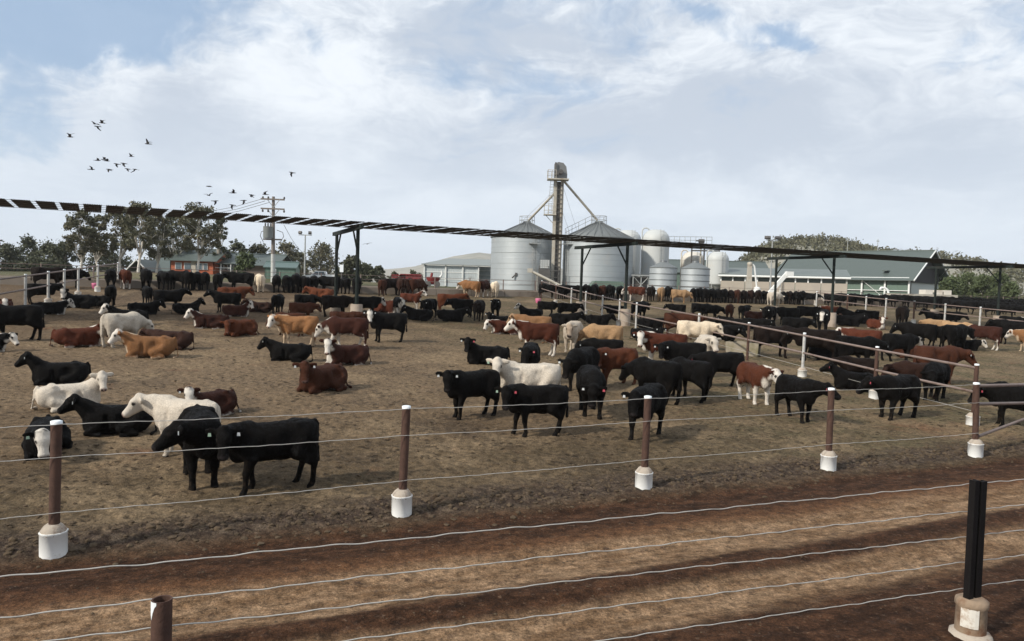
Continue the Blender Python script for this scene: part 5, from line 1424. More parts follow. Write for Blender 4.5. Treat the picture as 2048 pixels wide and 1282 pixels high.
MB().prism([bp_(0, .2, -.3), bp_(Lb - 9.8, .2, -.3), bp_(Lb - 9.8, .2, eave), bp_(0, .2, eave)], Vector((0, 0, 0)), bv * .1).build('wall', GREENW, barn)

# long low shed with tilt-up concrete walls
ld = 92.0
a = base_at(1440, ld); b = base_at(1694, ld - 5); L = (b - a); L.z = 0; az2 = math.atan2(L.x, L.y); Ln = L.length
ev = zof(553, 1500, ld) - a.z
shed = empty('concrete_shed', a); tag(shed, 'long low shed with concrete wall panels and a slit window band', 'shed')
u2 = L.normalized(); v2 = Vector((-u2.y, u2.x, 0))
def sp_(s, b_, z): return u2 * s + v2 * b_ + Vector((0, 0, z))
zwall = ev * .80 - .05; npan = 5
for k in range(npan):
    s0_ = Ln * k / npan + .03; s1_x = Ln * (k + 1) / npan - .03
    MB().prism([sp_(s0_, 0, -.3), sp_(s1_x, 0, -.3), sp_(s1_x, 0, zwall), sp_(s0_, 0, zwall)], Vector((0, 0, 0)), v2 * .2).build('wall_panel', TILT, shed)
    MB().prism([sp_(s0_, .35, zwall), sp_(s1_x, .35, zwall), sp_(s1_x, .35, ev - .1), sp_(s0_, .35, ev - .1)], Vector((0, 0, 0)), v2 * .06).build('window_pane', mat('dirty_glazing', (.075, .095, .08), .35, var=.3, scale=2), shed)
    for j in range(2):
        MB().box(sp_(s0_ + (s1_x - s0_) * j / 2, .15, (zwall + ev) / 2 - .05), (.16, .16, ev - zwall), -az2 + math.pi / 2).build('mullion', WSTEEL, shed)
MB().tube([sp_(-.3, -.25, ev), sp_(Ln + .3, -.25, ev)], .14, 6).build('gutter', WSTEEL, shed)
zr2 = ev + 1.15
MB().prism([sp_(-.3, -.2, ev + .08), sp_(-.3, 7, zr2), sp_(-.3, 7, zr2 + .1), sp_(-.3, -.2, ev + .18)], Vector((0, 0, 0)), u2 * (Ln + .6)).build('roof', corrugated('pale_green_roof', (.125, .145, .135), .5, 0, 24.0, 0, .25), shed)
MB().prism([sp_(Ln - .2, .05, -.3), sp_(Ln - .2, 6.5, -.3), sp_(Ln - .2, 6.5, zr2), sp_(Ln - .2, .05, ev)], Vector((0, 0, 0)), u2 * .2).build('end_wall', mat('shed_end', (.30, .31, .28), .8, var=.12), shed)
# far green roofs left of the barn
gd = 125.0
o, _, _ = gable('green_shed', 'green roofed shed behind the cream tanks', base_at(1330, gd), R(96), 17, 10, zof(545, 1380, gd) - gz(25, gd), zof(519, 1360, gd) - gz(25, gd), GREENW, GREENROOF)
# white grain cleaner tower and augers
tw = base_at(1497, 84); o = empty('grain_cleaner', tw); tag(o, 'white slender tower with a down pipe in front of the concrete wall', 'tower')
zt = zof(527, 1499, 84) - tw.z
m = MB(); m.add([(-.30, -.30, 0), (.30, -.30, 0), (.30, .30, 0), (-.30, .30, 0), (-.20, -.20, zt), (.20, -.20, zt), (.20, .20, zt), (-.20, .20, zt)], [(0, 3, 2, 1), (4, 5, 6, 7), (0, 1, 5, 4), (1, 2, 6, 5), (2, 3, 7, 6), (3, 0, 4, 7)]); m.build('shaft', CREAMST, o)
MB().lathe((0, 0, zt), [(.24, -.25), (.30, -.1), (.30, .08), (.12, .18)], 12).build('cap', CREAMST, o)
MB().tube([(.3, -.1, zt - .1), (.5, -.1, zt - .3), (.85, -.1, 1.6)], .10, 7).build('down_pipe', WSTEEL, o)
MB().lathe((.9, -.1, 0), [(.30, 0), (.30, .8), (.42, 1.0), (.42, 1.4), (.2, 1.6)], 12).build('receiver', WSTEEL, o)
au = base_at(1537, 82); o = empty('grain_auger', au); tag(o, 'white grain auger leaning up to the right in front of the concrete wall', 'auger')
a = P(1526, 600, 82) - au; b = P(1576, 545, 82) - au
MB().box((0, 0, 0), (.40, .40, (b - a).length), 0).build('tube', WSTEEL, o).matrix_basis = Matrix.Translation((a + b) / 2) @ (b - a).to_track_quat('Z', 'Y').to_matrix().to_4x4()
MB().box(b + Vector((.15, 0, -.15)), (.8, .6, .5)).build('discharge_head', WSTEEL, o)
m = MB(); m.tube([a.lerp(b, .7), (a.lerp(b, .7).x, 0, 0)], .05, 5); m.tube([a.lerp(b, .35) + Vector((0, 0, 0)), (a.lerp(b, .35).x - .1, 0, 0)], .05, 5); m.build('stand', WSTEEL, o)
MB().box(a + Vector((0, 0, -.1)), (1.1, .8, .8)).build('hopper', WSTEEL, o)
# white feed wagon spout in front of the frame wall
fw_ = base_at(1776, 86); o = empty('feed_mixer', fw_); tag(o, 'white curved discharge spout standing before the steel framed wall', 'spout')
MB().tube([(0, 0, 0), (0, 0, 1.5), (-.1, 0, 1.75), (-.45, 0, 2.0), (-.85, 0, 2.0), (-1.0, 0, 1.75)], .13, 9).build('spout', WSTEEL, o)
MB().box((0, 0, .6), (1.6, 1.2, 1.2)).build('body', WSTEEL, o)
fb = base_at(1842, 84); o = empty('flatbed_trailer', fb); tag(o, 'cream flatbed with boxes parked before the open gable', 'trailer')
m = MB(); m.box((0, 0, 1.25), (7, 2.2, .28)); m.build('bed', CREAMST, o)
for x_ in (.5, 1.6, 2.6): MB().box((x_, 0, 1.65), (.8, 1.4, .5)).build('box', TANKC, o)
for x_ in (-2.4, 2.2):
    MB().tube([(x_, -1.0, .55), (x_, -.7, .55)], .5, 14).build('wheel', DARKST, o)

# open grey shed left of the silos
od = 104.0
a = base_at(848, od); b = base_at(985, od); L = b - a; Ln = L.length; ev = zof(529, 850, od) - a.z; rg = zof(516, 900, od + 5) - a.z
sh = empty('open_shed', a); tag(sh, 'grey open fronted machinery shed left of the silos', 'shed')
RF = corrugated('weathered_roof', (.23, .25, .24), .6, 0.1, 20.0, 0, .3, var=.15, dirt=(.22, .23, .21), dirt_amt=.6, dscale=.6)
MB().add([(-.4, -.4, ev), (Ln + .4, -.4, ev), (Ln - 0, 9, rg), (2.6, 9, rg), (-.4, -.4, ev + .1), (Ln + .4, -.4, ev + .1), (Ln - 0, 9, rg + .1), (2.6, 9, rg + .1)], [(0, 3, 2, 1), (4, 5, 6, 7), (0, 1, 5, 4), (1, 2, 6, 5), (2, 3, 7, 6), (3, 0, 4, 7)]).build('roof', RF, sh)
MB().box((Ln / 2, 8.8, ev / 2), (Ln, .15, ev * 1.1)).build('back_wall', GREYWALL, sh)
MB().box((0.05, 4.4, ev / 2), (.12, 8.7, ev)).build('side_wall', GREYWALL, sh)
for x_, w_ in ((1.5, 2.9), (4.2, 2.3), (6.5, 2.1)): MB().box((x_, .1, ev / 2 - .1), (w_, .1, ev)).build('front_panel', GREYWALL, sh)
for z_ in (ev * .33, ev * .66): MB().box((3.8, .02, z_), (7.4, .05, .10)).build('front_girt', WSTEEL, sh)
for x_ in (0.0, 3.0, 5.4, 7.6, Ln - .2):
    MB().box((x_, -.05, ev / 2), (.18, .18, ev)).build('column', WSTEEL, sh)
for x_ in (4.0, 6.2):
    m = MB(); m.box((x_, 2.5, ev * .36), (1.4, .06, ev * .7)); m.build('stored_panel', GREYWALL, sh)
for z_ in (ev * .35, ev * .62, ev * .85): MB().box((Ln / 2, 8.65, z_), (Ln, .1, .12)).build('girt', WSTEEL, sh)
MB().box((4.9, .5, 1.4), (.5, .4, 2.2)).build('cabinet', WSTEEL, sh)

# ---- left: houses and small shed under the trees
hd_ = 104.0
q = base_at(340, hd_); ev = zof(518, 345, hd_) - q.z; rg = zof(500, 385, hd_ + 4) - q.z
fl = zof(548, 345, hd_) - q.z
W_ = P(428, 520, hd_).x - P(340, 520, hd_).x
o, u, v = gable('orange_house', 'orange weatherboard house with pale windows under the gum trees', q, R(90), W_, 7, ev, rg, ORANGE, GREENROOF, over=.6, cat='house')
for x0, w0 in ((1.2, .9), (2.5, 1.0), (4.1, .95), (5.0, .6)):
    wz = fl + (ev - fl) * .55
    if x0 + w0 < W_: 
        wd = MB().box((x0, -.06, wz), (w0, .10, .95)).build('window', WSTEEL, o)
        MB().box((x0, -.125, wz), (w0 - .16, .04, .78)).build('pane', GLASSD, wd)
MB().box((3.35, -.06, fl + .95), (.8, .1, 1.9)).build('door', CREAMST, o)
q = base_at(428, hd_ + 2); ev = zof(526, 440, hd_ + 2) - q.z; rg = zof(509, 480, hd_ + 6) - q.z; W_ = P(546, 520, hd_ + 2).x - P(428, 520, hd_ + 2).x
o, u, v = gable('green_roofed_house', 'house with a long green roof and a white veranda behind the power pole', q, R(90), W_, 8, ev, rg, mat('house_wall', (.20, .155, .12), .8, var=.15), GREENROOF, over=.8, cat='house')
for x_ in (.2, 1.6, 3.0): MB().tube([(x_, -1.6, 0), (x_, -1.6, ev - .15)], .06, 6).build('veranda_post', WSTEEL, o)
MB().box((1.6, -.85, ev - .1), (3.4, 1.7, .1)).build('veranda_roof', GREENROOF, o)
MB().box((1.6, -1.6, ev * .62), (3.0, .05, .07)).build('veranda_rail', WSTEEL, o)
for x_ in (1.0, 2.4):
    wd = MB().box((x_, -.06, ev * .72), (.9, .1, .9)).build('window', WSTEEL, o); MB().box((x_, -.125, ev * .72), (.74, .04, .74)).build('pane', GLASSD, wd)
# A-frame carport with a white car
q = base_at(251, 108); W_ = P(296, 530, 108).x - P(251, 530, 108).x; ev = max(.4, zof(543, 260, 108) - q.z); rg = zof(520, 272, 108) - q.z
ca = empty('gabled_carport', q); tag(ca, 'steep gabled carport with white barge boards under the gum trees', 'carport')
for sx, nm in ((0, 1), (1, -1)):
    a = Vector((W_ * sx, 0, ev)); b = Vector((W_ / 2, 0, rg))
    MB().prism([a, b, b + Vector((0, 0, .14)), a + Vector((0, 0, .14))], Vector((0, 0, 0)), Vector((0, 7, 0))).build('roof', GREENROOF, ca)
    MB().tube([a + Vector((0, -.1, .05)), b + Vector((0, -.1, .05))], .10, 5).build('barge_board', WSTEEL, ca)
    MB().box((W_ * sx, .1, ev / 2), (.12, .12, ev)).build('post', WSTEEL, ca)
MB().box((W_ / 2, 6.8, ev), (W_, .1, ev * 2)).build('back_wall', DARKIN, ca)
# wider green roof right of carport
q = base_at(296, 112); ev = zof(540, 300, 112) - q.z; rg = zof(516, 310, 116) - q.z
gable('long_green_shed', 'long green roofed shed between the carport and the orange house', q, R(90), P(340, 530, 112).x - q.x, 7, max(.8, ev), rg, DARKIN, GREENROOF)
# little green shed
q = base_at(529, 80); W_ = P(589, 540, 80).x - P(529, 540, 80).x; ev = zof(535, 532, 80) - q.z; rg = zof(527, 590, 82) - q.z
o, u, v = gable('green_shed', 'small green corrugated shed right of the power pole', q, R(80), W_, 4.0, ev, rg, corrugated('mint_wall', (.105, .165, .128), .5, 0, 20.0, 0, .3), corrugated('teal_roof', (.09, .135, .125), .5, 0, 20.0, 0, .3), over=.15)
wd = MB().box(u * 1.05 + Vector((0, -.06, ev * .66)), (.34, .1, .5)).build('window', WSTEEL, o); MB().box(u * 1.05 + Vector((0, -.13, ev * .66)), (.22, .04, .36)).build('pane', GLASSD, wd)


# ---- vehicles
def ute(loc, rz, label, name='ute', tray=True):
    o = empty(name, loc, rz); tag(o, label, 'pickup' if tray else 'car')
    pw = mat('car_white', (.78, .79, .79), .25, 0, var=.02, spec=.6); tyre = mat('tyre', (.02, .02, .02), .8, var=.2); glass = GLASSD
    body = [(-2.55, .48), (2.50, .48), (2.60, .72), (2.52, .98), (1.30, 1.10), (-2.55, 1.10)]
    MB().prism([Vector((x, 0, z)) for x, z in body], Vector((0, -.86, 0)), Vector((0, .86, 0))).build('body', pw, o)
    cab = [(1.25, 1.08), (.55, 1.72), (.30, 1.78), (-.95, 1.78), (-1.15, 1.70), (-1.30, 1.08)] if tray else [(1.25, 1.05), (.45, 1.45), (-1.5, 1.45), (-2.3, 1.05)]
    MB().prism([Vector((x, 0, z)) for x, z in cab], Vector((0, -.76, 0)), Vector((0, .76, 0))).build('cab', pw, o)
    for sy in (-1, 1):
        for a_ in ([(1.02, 1.14), (.52, 1.62), (.05, 1.64), (.05, 1.14)], [(-.05, 1.14), (-.05, 1.64), (-.85, 1.64), (-1.08, 1.14)]):
            MB().prism([Vector((x, 0, z if tray else 1.05 + (z - 1.14) * .6)) for x, z in a_], Vector((0, sy * .755, 0)), Vector((0, sy * .775, 0))).build('side_window', glass, o)
        for x_ in (-1.62, 1.62):
            w_ = MB().tube([(x_, sy * .62, .38), (x_, sy * .90, .38)], .38, 18).build('wheel', tyre, o)
            MB().tube([(x_, sy * .90, .38), (x_, sy * .915, .38)], .22, 12).build('rim', GREYST, w_)
        MB().box((2.50, sy * .66, .84), (.16, .30, .18)).build('headlight', CAPM, o)
    if tray:
        for sy in (-1, 1): MB().box((-1.92, sy * .82, 1.18), (1.2, .05, .16)).build('tray_side', pw, o)
    return o


q = base_at(638, 122)
ute(q, R(180 + 8), 'white dual cab ute parked right of the small green shed')
q = base_at(277, 113)
ute(q, R(-78), 'white car parked under the steep gabled carport', 'parked_car', False)

# red machinery
for i, (x, yt, wd_, lab) in enumerate(((798, 551, 1.6, 'small red farm implement left of the grey shed, left of two'), (822, 550, 2.4, 'red slatted crate trailer left of the grey shed, right of two'))):
    q = base_at(x, 84); o = empty('farm_implement', q); tag(o, lab, 'implement'); h = zof(yt, x, 84) - q.z
    MB().box((0, 0, .55), (wd_, 1.2, .3)).build('frame', REDM, o)
    for k in range(7): MB().box((-wd_ / 2 + wd_ * (k + .5) / 7, 0, (h + .6) / 2), (wd_ / 7 - .05, 1.0, h - .4)).build('side_board', REDM, o)
    MB().box((0, 0, h - .1), (wd_, 1.0, .12)).build('top_bar', REDM, o)
    for sx in (-1, 1): MB().tube([(sx * wd_ * .35, -.75, .4), (sx * wd_ * .35, -.5, .4)], .4, 14).build('wheel', DARKST, o)
q = base_at(866, 82); o = empty('fertiliser_spreader', q); tag(o, 'red spreader with white spouts before the open shed', 'spreader')
MB().lathe((0, 0, 0), [(.35, .3), (.75, .9), (.8, 1.15)], 10).build('hopper', REDM, o); MB().tube([(.7, 0, 1.0), (1.0, 0, 1.5), (.9, 0, 1.9)], .12, 7).build('spout', WSTEEL, o); MB().tube([(-.2, -.2, 1.1), (-.1, -.2, 1.6)], .14, 7).build('motor', REDM, o)
for sx in (-1, 1): MB().tube([(sx * .5, -.6, .35), (sx * .5, -.4, .35)], .35, 12).build('wheel', DARKST, o)

# ---- poles
pp_ = base_at(546, 70); o = empty('power_pole', pp_); tag(o, 'timber power pole with a transformer and two crossarms', 'power pole')
ht = zof(393, 543, 70) - pp_.z; lx = P(543, 393, 70).x - P(546, 560, 70).x
tp = Vector((lx * .3, 0, ht))
MB().tube([Vector((0, 0, -.3)), tp * .5, tp], [.20, .17, .13], 10).build('pole', TIMBER, o)
zc = ht * .385
MB().tube([Vector((0, 0, -.2)), tp * .33], [.215, .195], 10).build('pale_sleeve', mat('pole_paint', (.46, .47, .45), .8, var=.15, scale=3, dirt=(.25, .23, .2), dirt_amt=.5), o)
for yy, hw, t_ in ((399, 23, 0), (418, 23, 1), (479, 18, 2)):
    z = zof(yy, 543, 70) - pp_.z; w_ = hw / FPX * 70
    arm = MB().box((tp.x * z / ht, -.2, z), (2 * w_, .12, .14), R(6)).build('crossarm', TIMBER, o)
    if t_ < 2:
        for sx in (-.92, -.45, .92): MB().lathe((w_ * sx, -.2, z), [(.07, -.32 if t_ else .06), (.10, -.22 if t_ else .12), (.06, -.08 if t_ else .26)], 8).build('insulator', DARKST, arm)
        for sx in (-1, 1): MB().tube([(0, -.2, z - .75), (w_ * .55 * sx, -.2, z)], .03, 4).build('brace', GREYST, arm)
z0 = zof(477, 538, 70) - pp_.z; z1 = zof(454, 538, 70) - pp_.z
tr = MB().lathe((-.35, -.55, 0), [(.42, z0), (.44, z0 + .1), (.44, z1 - .05), (.46, z1)], 16).build('transformer', mat('transformer_grey', (.21, .225, .22), .5, .2, var=.15, scale=4), o)
for k in range(3): MB().lathe((-.6 + .25 * k, -.6, z1), [(.06, 0), (.08, .15), (.05, .32)], 8).build('bushing', DARKST, tr)
for sx in (-1, 1): MB().tube([Vector((sx * .45, -.5, z1 - .3)), Vector((sx * 1.0, -.5, z1 - .5)), Vector((sx * 1.1, -.5, z0 + .2)), Vector((sx * .8, -.5, z0 - .35))], .03, 4).build('cable', DARKST, o)
for (x0, y0), (x1, y1), dd_ in (((523, 398), (395, 424), 100), ((530, 402), (395, 430), 102), ((538, 405), (395, 435), 104), ((568, 450), (604, 504), 90)):
    a = P(x0, y0, 70) - pp_; b = P(x1, y1, dd_) - pp_
    MB().tube([a, a.lerp(b, .33) + Vector((0, 0, -.25)), a.lerp(b, .66) + Vector((0, 0, -.25)), b], .022, 4).build('power_line', DARKST, o)


def light_pole(x, yt, yb, d, label, heads, r=.09):
    q = base_at(x, d); h = zof(yt, x, d) - q.z; o = empty('floodlight_pole', q); tag(o, label, 'light pole')
    MB().tube([(0, 0, 0), (0, 0, h)], [r * 1.3, r * .8], 8).build('pole', GREYST, o)
    w_ = 13 / FPX * d
    MB().box((0, 0, h), (2 * w_, .1, .1)).build('crossbar', GREYST, o)
    for sx in heads:
        f = MB().box((0, 0, 0), (.40, .26, .30)).build('floodlight', DARKST, o); f.location = (w_ * sx, -.1, h + .28); f.rotation_euler = (R(-30), 0, R(18 * sx))
    return o


light_pole(609, 470, 545, 92, 'thin pole with two floodlights behind the green shed', (-.75, .75))
lp_ = light_pole(1540, 480, 590, 88, 'thin pole with four floodlights in front of the barn roof', (-1, -.6, .6, 1))
q = base_at(683, 62); o = empty('sign_post', q); tag(o, 'white sign plate on a thin post right of the ute', 'sign'); h = zof(532, 683, 62) - q.z
MB().tube([(0, 0, 0), (0, 0, h)], .05, 6).build('post', DARKST, o); MB().box((0, -.06, h - .2), (.30, .04, .62)).build('plate', CAPM, o)
for x, yt, lab in ((1690, 476, 'thin radio mast behind the barn roof, left of two'), (1750, 478, 'thin radio mast behind the barn roof, right of two')):
    q = base_at(x, 150); h = zof(yt, x, 150) - q.z; o = empty('radio_mast', q); tag(o, lab, 'mast')
    MB().tube([(0, 0, 0), (0, 0, h)], .06, 5).build('mast', GREYST, o); MB().box((0, 0, h - .4), (.5, .1, .2)).build('antenna', GREYST, o)

# trough, mineral tubs
tq = ground_at(1486, 710); o = empty('water_trough', tq, R(-25)); tag(o, 'weathered concrete water trough behind the first brown rail post', 'trough')
TR = mat('trough_concrete', (.27, .235, .18), .9, var=.2, scale=3, bump=.3, bscale=20, dirt=(.16, .14, .07), dirt_amt=.7, dscale=2)
for sy in (-1, 1): MB().prism([Vector((-.62, 0, 0)), Vector((.62, 0, 0)), Vector((.66, 0, .55)), Vector((-.66, 0, .55))], Vector((0, sy * .42 - .05, 0)), Vector((0, sy * .42 + .05, 0))).build('side_wall', TR, o)
for sx in (-1, 1): MB().box((sx * .59, 0, .27), (.1, .74, .54)).build('end_wall', TR, o)
MB().box((0, 0, .22), (1.08, .74, .44)).build('water', mat('trough_water', (.03, .035, .03), .08, spec=.6), o)
PINK = mat('pink_plastic', (.50, .12, .22), .5, var=.1)
for x, y, lab in ((190, 577, 'pink plastic tub by the left rail fence'), (1076, 606, 'pink plastic tub at the far end of the rail fence')):
    q = ground_at(x, y); o = empty('plastic_tub', q); tag(o, lab, 'tub')
    MB().lathe((0, 0, 0), [(.16, 0), (.20, .18), (.21, .34), (.18, .35)], 16).build('bucket', PINK, o)
    MB().lathe((0, 0, .35), [(.18, 0), (.02, .02)], 16).build('lid', PINK, o)
# ------------------------------------------------------------------ trees, hills, birds
HAZE = .00018
def leafmat(name, cols, tr=.25):
    m = bpy.data.materials.new(name); m.use_nodes = True; t = NT(m.node_tree); b = t.n['Principled BSDF']
    at = t.add('ShaderNodeAttribute', attribute_name='tone').outputs['Fac']
    g = t.add('ShaderNodeNewGeometry').outputs['Position']
    c = t.mix(at, cols[0], cols[1]); c = t.mix(t.ramp(t.noise(g, .35, 4, .6), .45, .65, 0, .6), c, cols[2])
    t.put(b.inputs['Base Color'], c); b.inputs['Roughness'].default_value = .65; b.inputs['Specular IOR Level'].default_value = .2
    return m


GUM = leafmat('gum_leaves', ((.080, .080, .047), (.150, .145, .090), (.120, .100, .064)))
DARKLEAF = leafmat('dark_leaves', ((.052, .058, .034), (.100, .106, .062), (.078, .074, .046)))
GREENLEAF = leafmat('green_leaves', ((.045, .062, .027), (.098, .122, .054), (.075, .090, .042)))
HILLLEAF = leafmat('hill_leaves', ((.066, .068, .038), (.125, .120, .072), (.100, .090, .056)))
BARK = mat('pale_bark', (.62, .58, .52), .85, var=.2, scale=2.5, dirt=(.22, .17, .13), dirt_amt=.6, dscale=1.2)
BARKD = mat('dark_bark', (.16, .13, .105), .9, var=.25, scale=3)


def leaves(centers, radii, per, size, rr, name, material, parent, flat=.75):
    """many small leaf tufts spread through clumps; each tuft is a bent quad"""
    n = sum(per); V = np.zeros((n * 4, 3), np.float32); T = np.zeros(n * 4, np.float32); k = 0
    for (c, r, m) in zip(centers, radii, per):
        g = rr.normal(size=(m, 3)); g /= np.linalg.norm(g, axis=1)[:, None] + 1e-6
        pos = np.array(c) + rr.normal(size=(m, 3)) * np.array([r, r, r * flat]) * .46
        nrm = g + rr.normal(size=(m, 3)) * .7; nrm /= np.linalg.norm(nrm, axis=1)[:, None] + 1e-6
        a = np.cross(nrm, rr.normal(size=(m, 3))); a /= np.linalg.norm(a, axis=1)[:, None] + 1e-6; b = np.cross(nrm, a)
        s = size * (.55 + .9 * rr.random(m))[:, None]; s2 = s * .55
        q = np.stack([pos - a * s, pos + b * s2 - nrm * s * .15, pos + a * s, pos - b * s2 - nrm * s * .15], 1)
        V[k * 4:(k + m) * 4] = q.reshape(-1, 3)
        tone = np.clip(rr.random() * .5 + .5 * rr.random(m), 0, 1); T[k * 4:(k + m) * 4] = np.repeat(tone, 4); k += m
    me = bpy.data.meshes.new(name); set_mesh(me, V, np.arange(n * 4).reshape(-1, 4))
    at = me.attributes.new('tone', 'FLOAT', 'POINT'); at.data.foreach_set('value', T)
    me.polygons.foreach_set('use_smooth', np.zeros(n, bool)); me.materials.append(material)
    return link(bpy.data.objects.new(name, me), parent)


def tree(x, d, y_top, half_px, label, group, seed, material=GUM, bark=BARK, trunk=True, crown_low=.35, n_clump=22, n_leaf=4200, size=.20, name='gum_tree', yb=None, forks=4, clump=.30):
    q = base_at(x, d); 
    if yb is not None: q.z = zof(yb, x, d)
    h = zof(y_top, x, d) - q.z; w_ = half_px / FPX * d
    rr = np.random.default_rng(seed); rd = random.Random(seed)
    o = empty(name, q); tag(o, label, 'tree', group)
    cen = []; rad = []
    for k in range(n_clump):
        f = (k + .5) / n_clump; zf = crown_low + (1 - crown_low) * f
        ww = w_ * (math.sin(math.pi * min(1, .16 + .80 * f)) ** .6) * rd.uniform(.35, 1.0)
        a = rd.uniform(0, 6.28) + k * 2.4
        cen.append((ww * math.cos(a) * .82, ww * math.sin(a) * .82, h * zf - w_ * .10)); rad.append(w_ * clump * rd.uniform(.65, 1.25))
    cen.append((0, 0, h * .93)); rad.append(w_ * clump)
    tot = sum(r ** 2 for r in rad); per = [max(20, int(n_leaf * r * r / tot)) for r in rad]
    leaves(cen, rad, per, size, rr, 'crown', material, o)
    if trunk:
        m = MB(); r0 = max(.07, h * .0185); fork = h * (crown_low * .55)
        base = [Vector((0, 0, -.3)), Vector((rd.uniform(-.1, .1), 0, fork * .5)), Vector((rd.uniform(-.25, .25), 0, fork))]
        m.tube(base, [r0 * 1.25, r0, r0 * .85], 8)
        tips = rd.sample(cen, min(len(cen), forks * 3))
        for j in range(forks):
            tp_ = Vector(tips[j]); md = base[2].lerp(tp_, .5) + Vector((rd.uniform(-.3, .3), rd.uniform(-.3, .3), h * .06))
            m.tube([base[2] - Vector((0, 0, .1)), md, tp_], [r0 * .62, r0 * .40, r0 * .12], 6)
            for jj in (forks + 2 * j, forks + 2 * j + 1):
                if jj < len(tips): m.tube([md, md.lerp(Vector(tips[jj]), .5) + Vector((0, 0, .2)), Vector(tips[jj])], [r0 * .34, r0 * .22, r0 * .06], 5)
        m.build('trunk', bark, o)
    return o


GG = 'gum trees at the left'
tree(163, 88, 418, 44, 'leftmost big gum tree with a white forked trunk', GG, 1, n_clump=49, n_leaf=4680, crown_low=0.36, clump=.19, size=.15, forks=7, yb=546)
tree(196, 94, 430, 36, 'second big gum tree from the left with a straight pale trunk', GG, 2, n_clump=38, n_leaf=3240, crown_low=0.34, clump=.19, size=.15, forks=7, yb=545)
tree(240, 90, 412, 44, 'third big gum tree from the left, crown above the brown steer', GG, 3, n_clump=45, n_leaf=3780, crown_low=0.38, clump=.19, size=.15, forks=7, yb=547)
tree(276, 86, 404, 46, 'tallest gum tree, its white trunk in front of the carport', GG, 4, n_clump=49, n_leaf=4140, crown_low=0.40, clump=.19, size=.15, forks=7, yb=547)
tree(312, 92, 428, 42, 'gum tree between the carport and the orange house', GG, 5, n_clump=45, n_leaf=4140, crown_low=0.34, clump=.19, size=.15, forks=7, yb=548, material=GUM)
tree(352, 106, 424, 44, 'gum tree crown rising above the left of the orange house', GG, 6, n_clump=45, n_leaf=3960, crown_low=0.38, clump=.19, size=.15, forks=7, yb=548, material=DARKLEAF)
tree(394, 90, 408, 56, 'rightmost big gum tree with a pale forked trunk before the orange house', GG, 7, n_clump=57, n_leaf=5040, crown_low=0.36, clump=.19, size=.15, forks=7, yb=548)
tree(440, 106, 430, 26, 'narrow gum tree behind the gap between the two houses', GG, 8, n_clump=30, n_leaf=2160, crown_low=0.27, clump=.19, size=.15, forks=7, yb=548, material=DARKLEAF)
GB = 'background trees on the left'
for i, (x, d, yt, hw, lab, mt, nl) in enumerate((
        (8, 120, 492, 40, 'dark tree at the far left edge beyond the pale pond', DARKLEAF, 2600), (52, 125, 476, 34, 'taller dark tree with gaps beyond the pond', DARKLEAF, 2000), (100, 122, 490, 36, 'dark tree left of the gum trees', DARKLEAF, 2600),
        (128, 116, 486, 30, 'dark bushy tree just left of the gum trees', DARKLEAF, 2200), (75, 108, 520, 50, 'low dark bush beyond the pond', DARKLEAF, 2200), (210, 125, 500, 60, 'broad dark tree behind the gum trunks on the left', DARKLEAF, 3200), (330, 130, 502, 50, 'broad dark tree behind the gum trunks on the right', DARKLEAF, 3000),
        (474, 120, 486, 26, 'small dark tree behind the green roofed house', DARKLEAF, 1800), (515, 122, 492, 34, 'dark tree left behind the power pole', DARKLEAF, 2200), (568, 118, 488, 36, 'thin leaved tree right behind the power pole', GUM, 2000),
        (640, 138, 488, 38, 'rounded tree behind the white ute', GUM, 3400), (600, 134, 506, 24, 'small tree behind the green shed', GUM, 1600), (700, 96, 518, 32, 'dark bushy tree behind the first shade post', DARKLEAF, 2600),
        (732, 104, 530, 22, 'green bush right of the first shade post', DARKLEAF, 1800), (757, 110, 534, 13, 'small round bush before the pale hills', DARKLEAF, 1000), (788, 130, 545, 12, 'tiny dark tree left of the red machinery', DARKLEAF, 600), (824, 130, 542, 12, 'tiny dark tree behind the red machinery', DARKLEAF, 600), (838, 240, 545, 10, 'tiny tree beside the grey shed', DARKLEAF, 400))):
    tree(x, d, yt, hw, lab, GB, 40 + i, material=mt, bark=BARKD, crown_low=.14, n_clump=18, n_leaf=nl, size=.22, name='tree', clump=.38, forks=3)
tree(490, 84, 508, 24, 'green leafy tree in front of the green roofed house', GB, 77, material=GREENLEAF, bark=BARKD, crown_low=.08, n_clump=16, n_leaf=2600, size=.16, name='tree', clump=.38)
GBUSH = 'bushes at the right'
for i, (x, yt, hw) in enumerate(((1900, 556, 22), (1930, 549, 26), (1966, 552, 26), (1998, 549, 26), (2022, 566, 18))):
    tree(x, 100 + 3 * (i % 2), yt, hw, f'{["first", "second", "third", "fourth", "fifth"][i]} green bush from the barn in the row at the right', GBUSH, 90 + i, material=GREENLEAF, bark=BARKD, crown_low=.08, n_clump=20, n_leaf=3600, size=.17, name='bush', clump=.40)

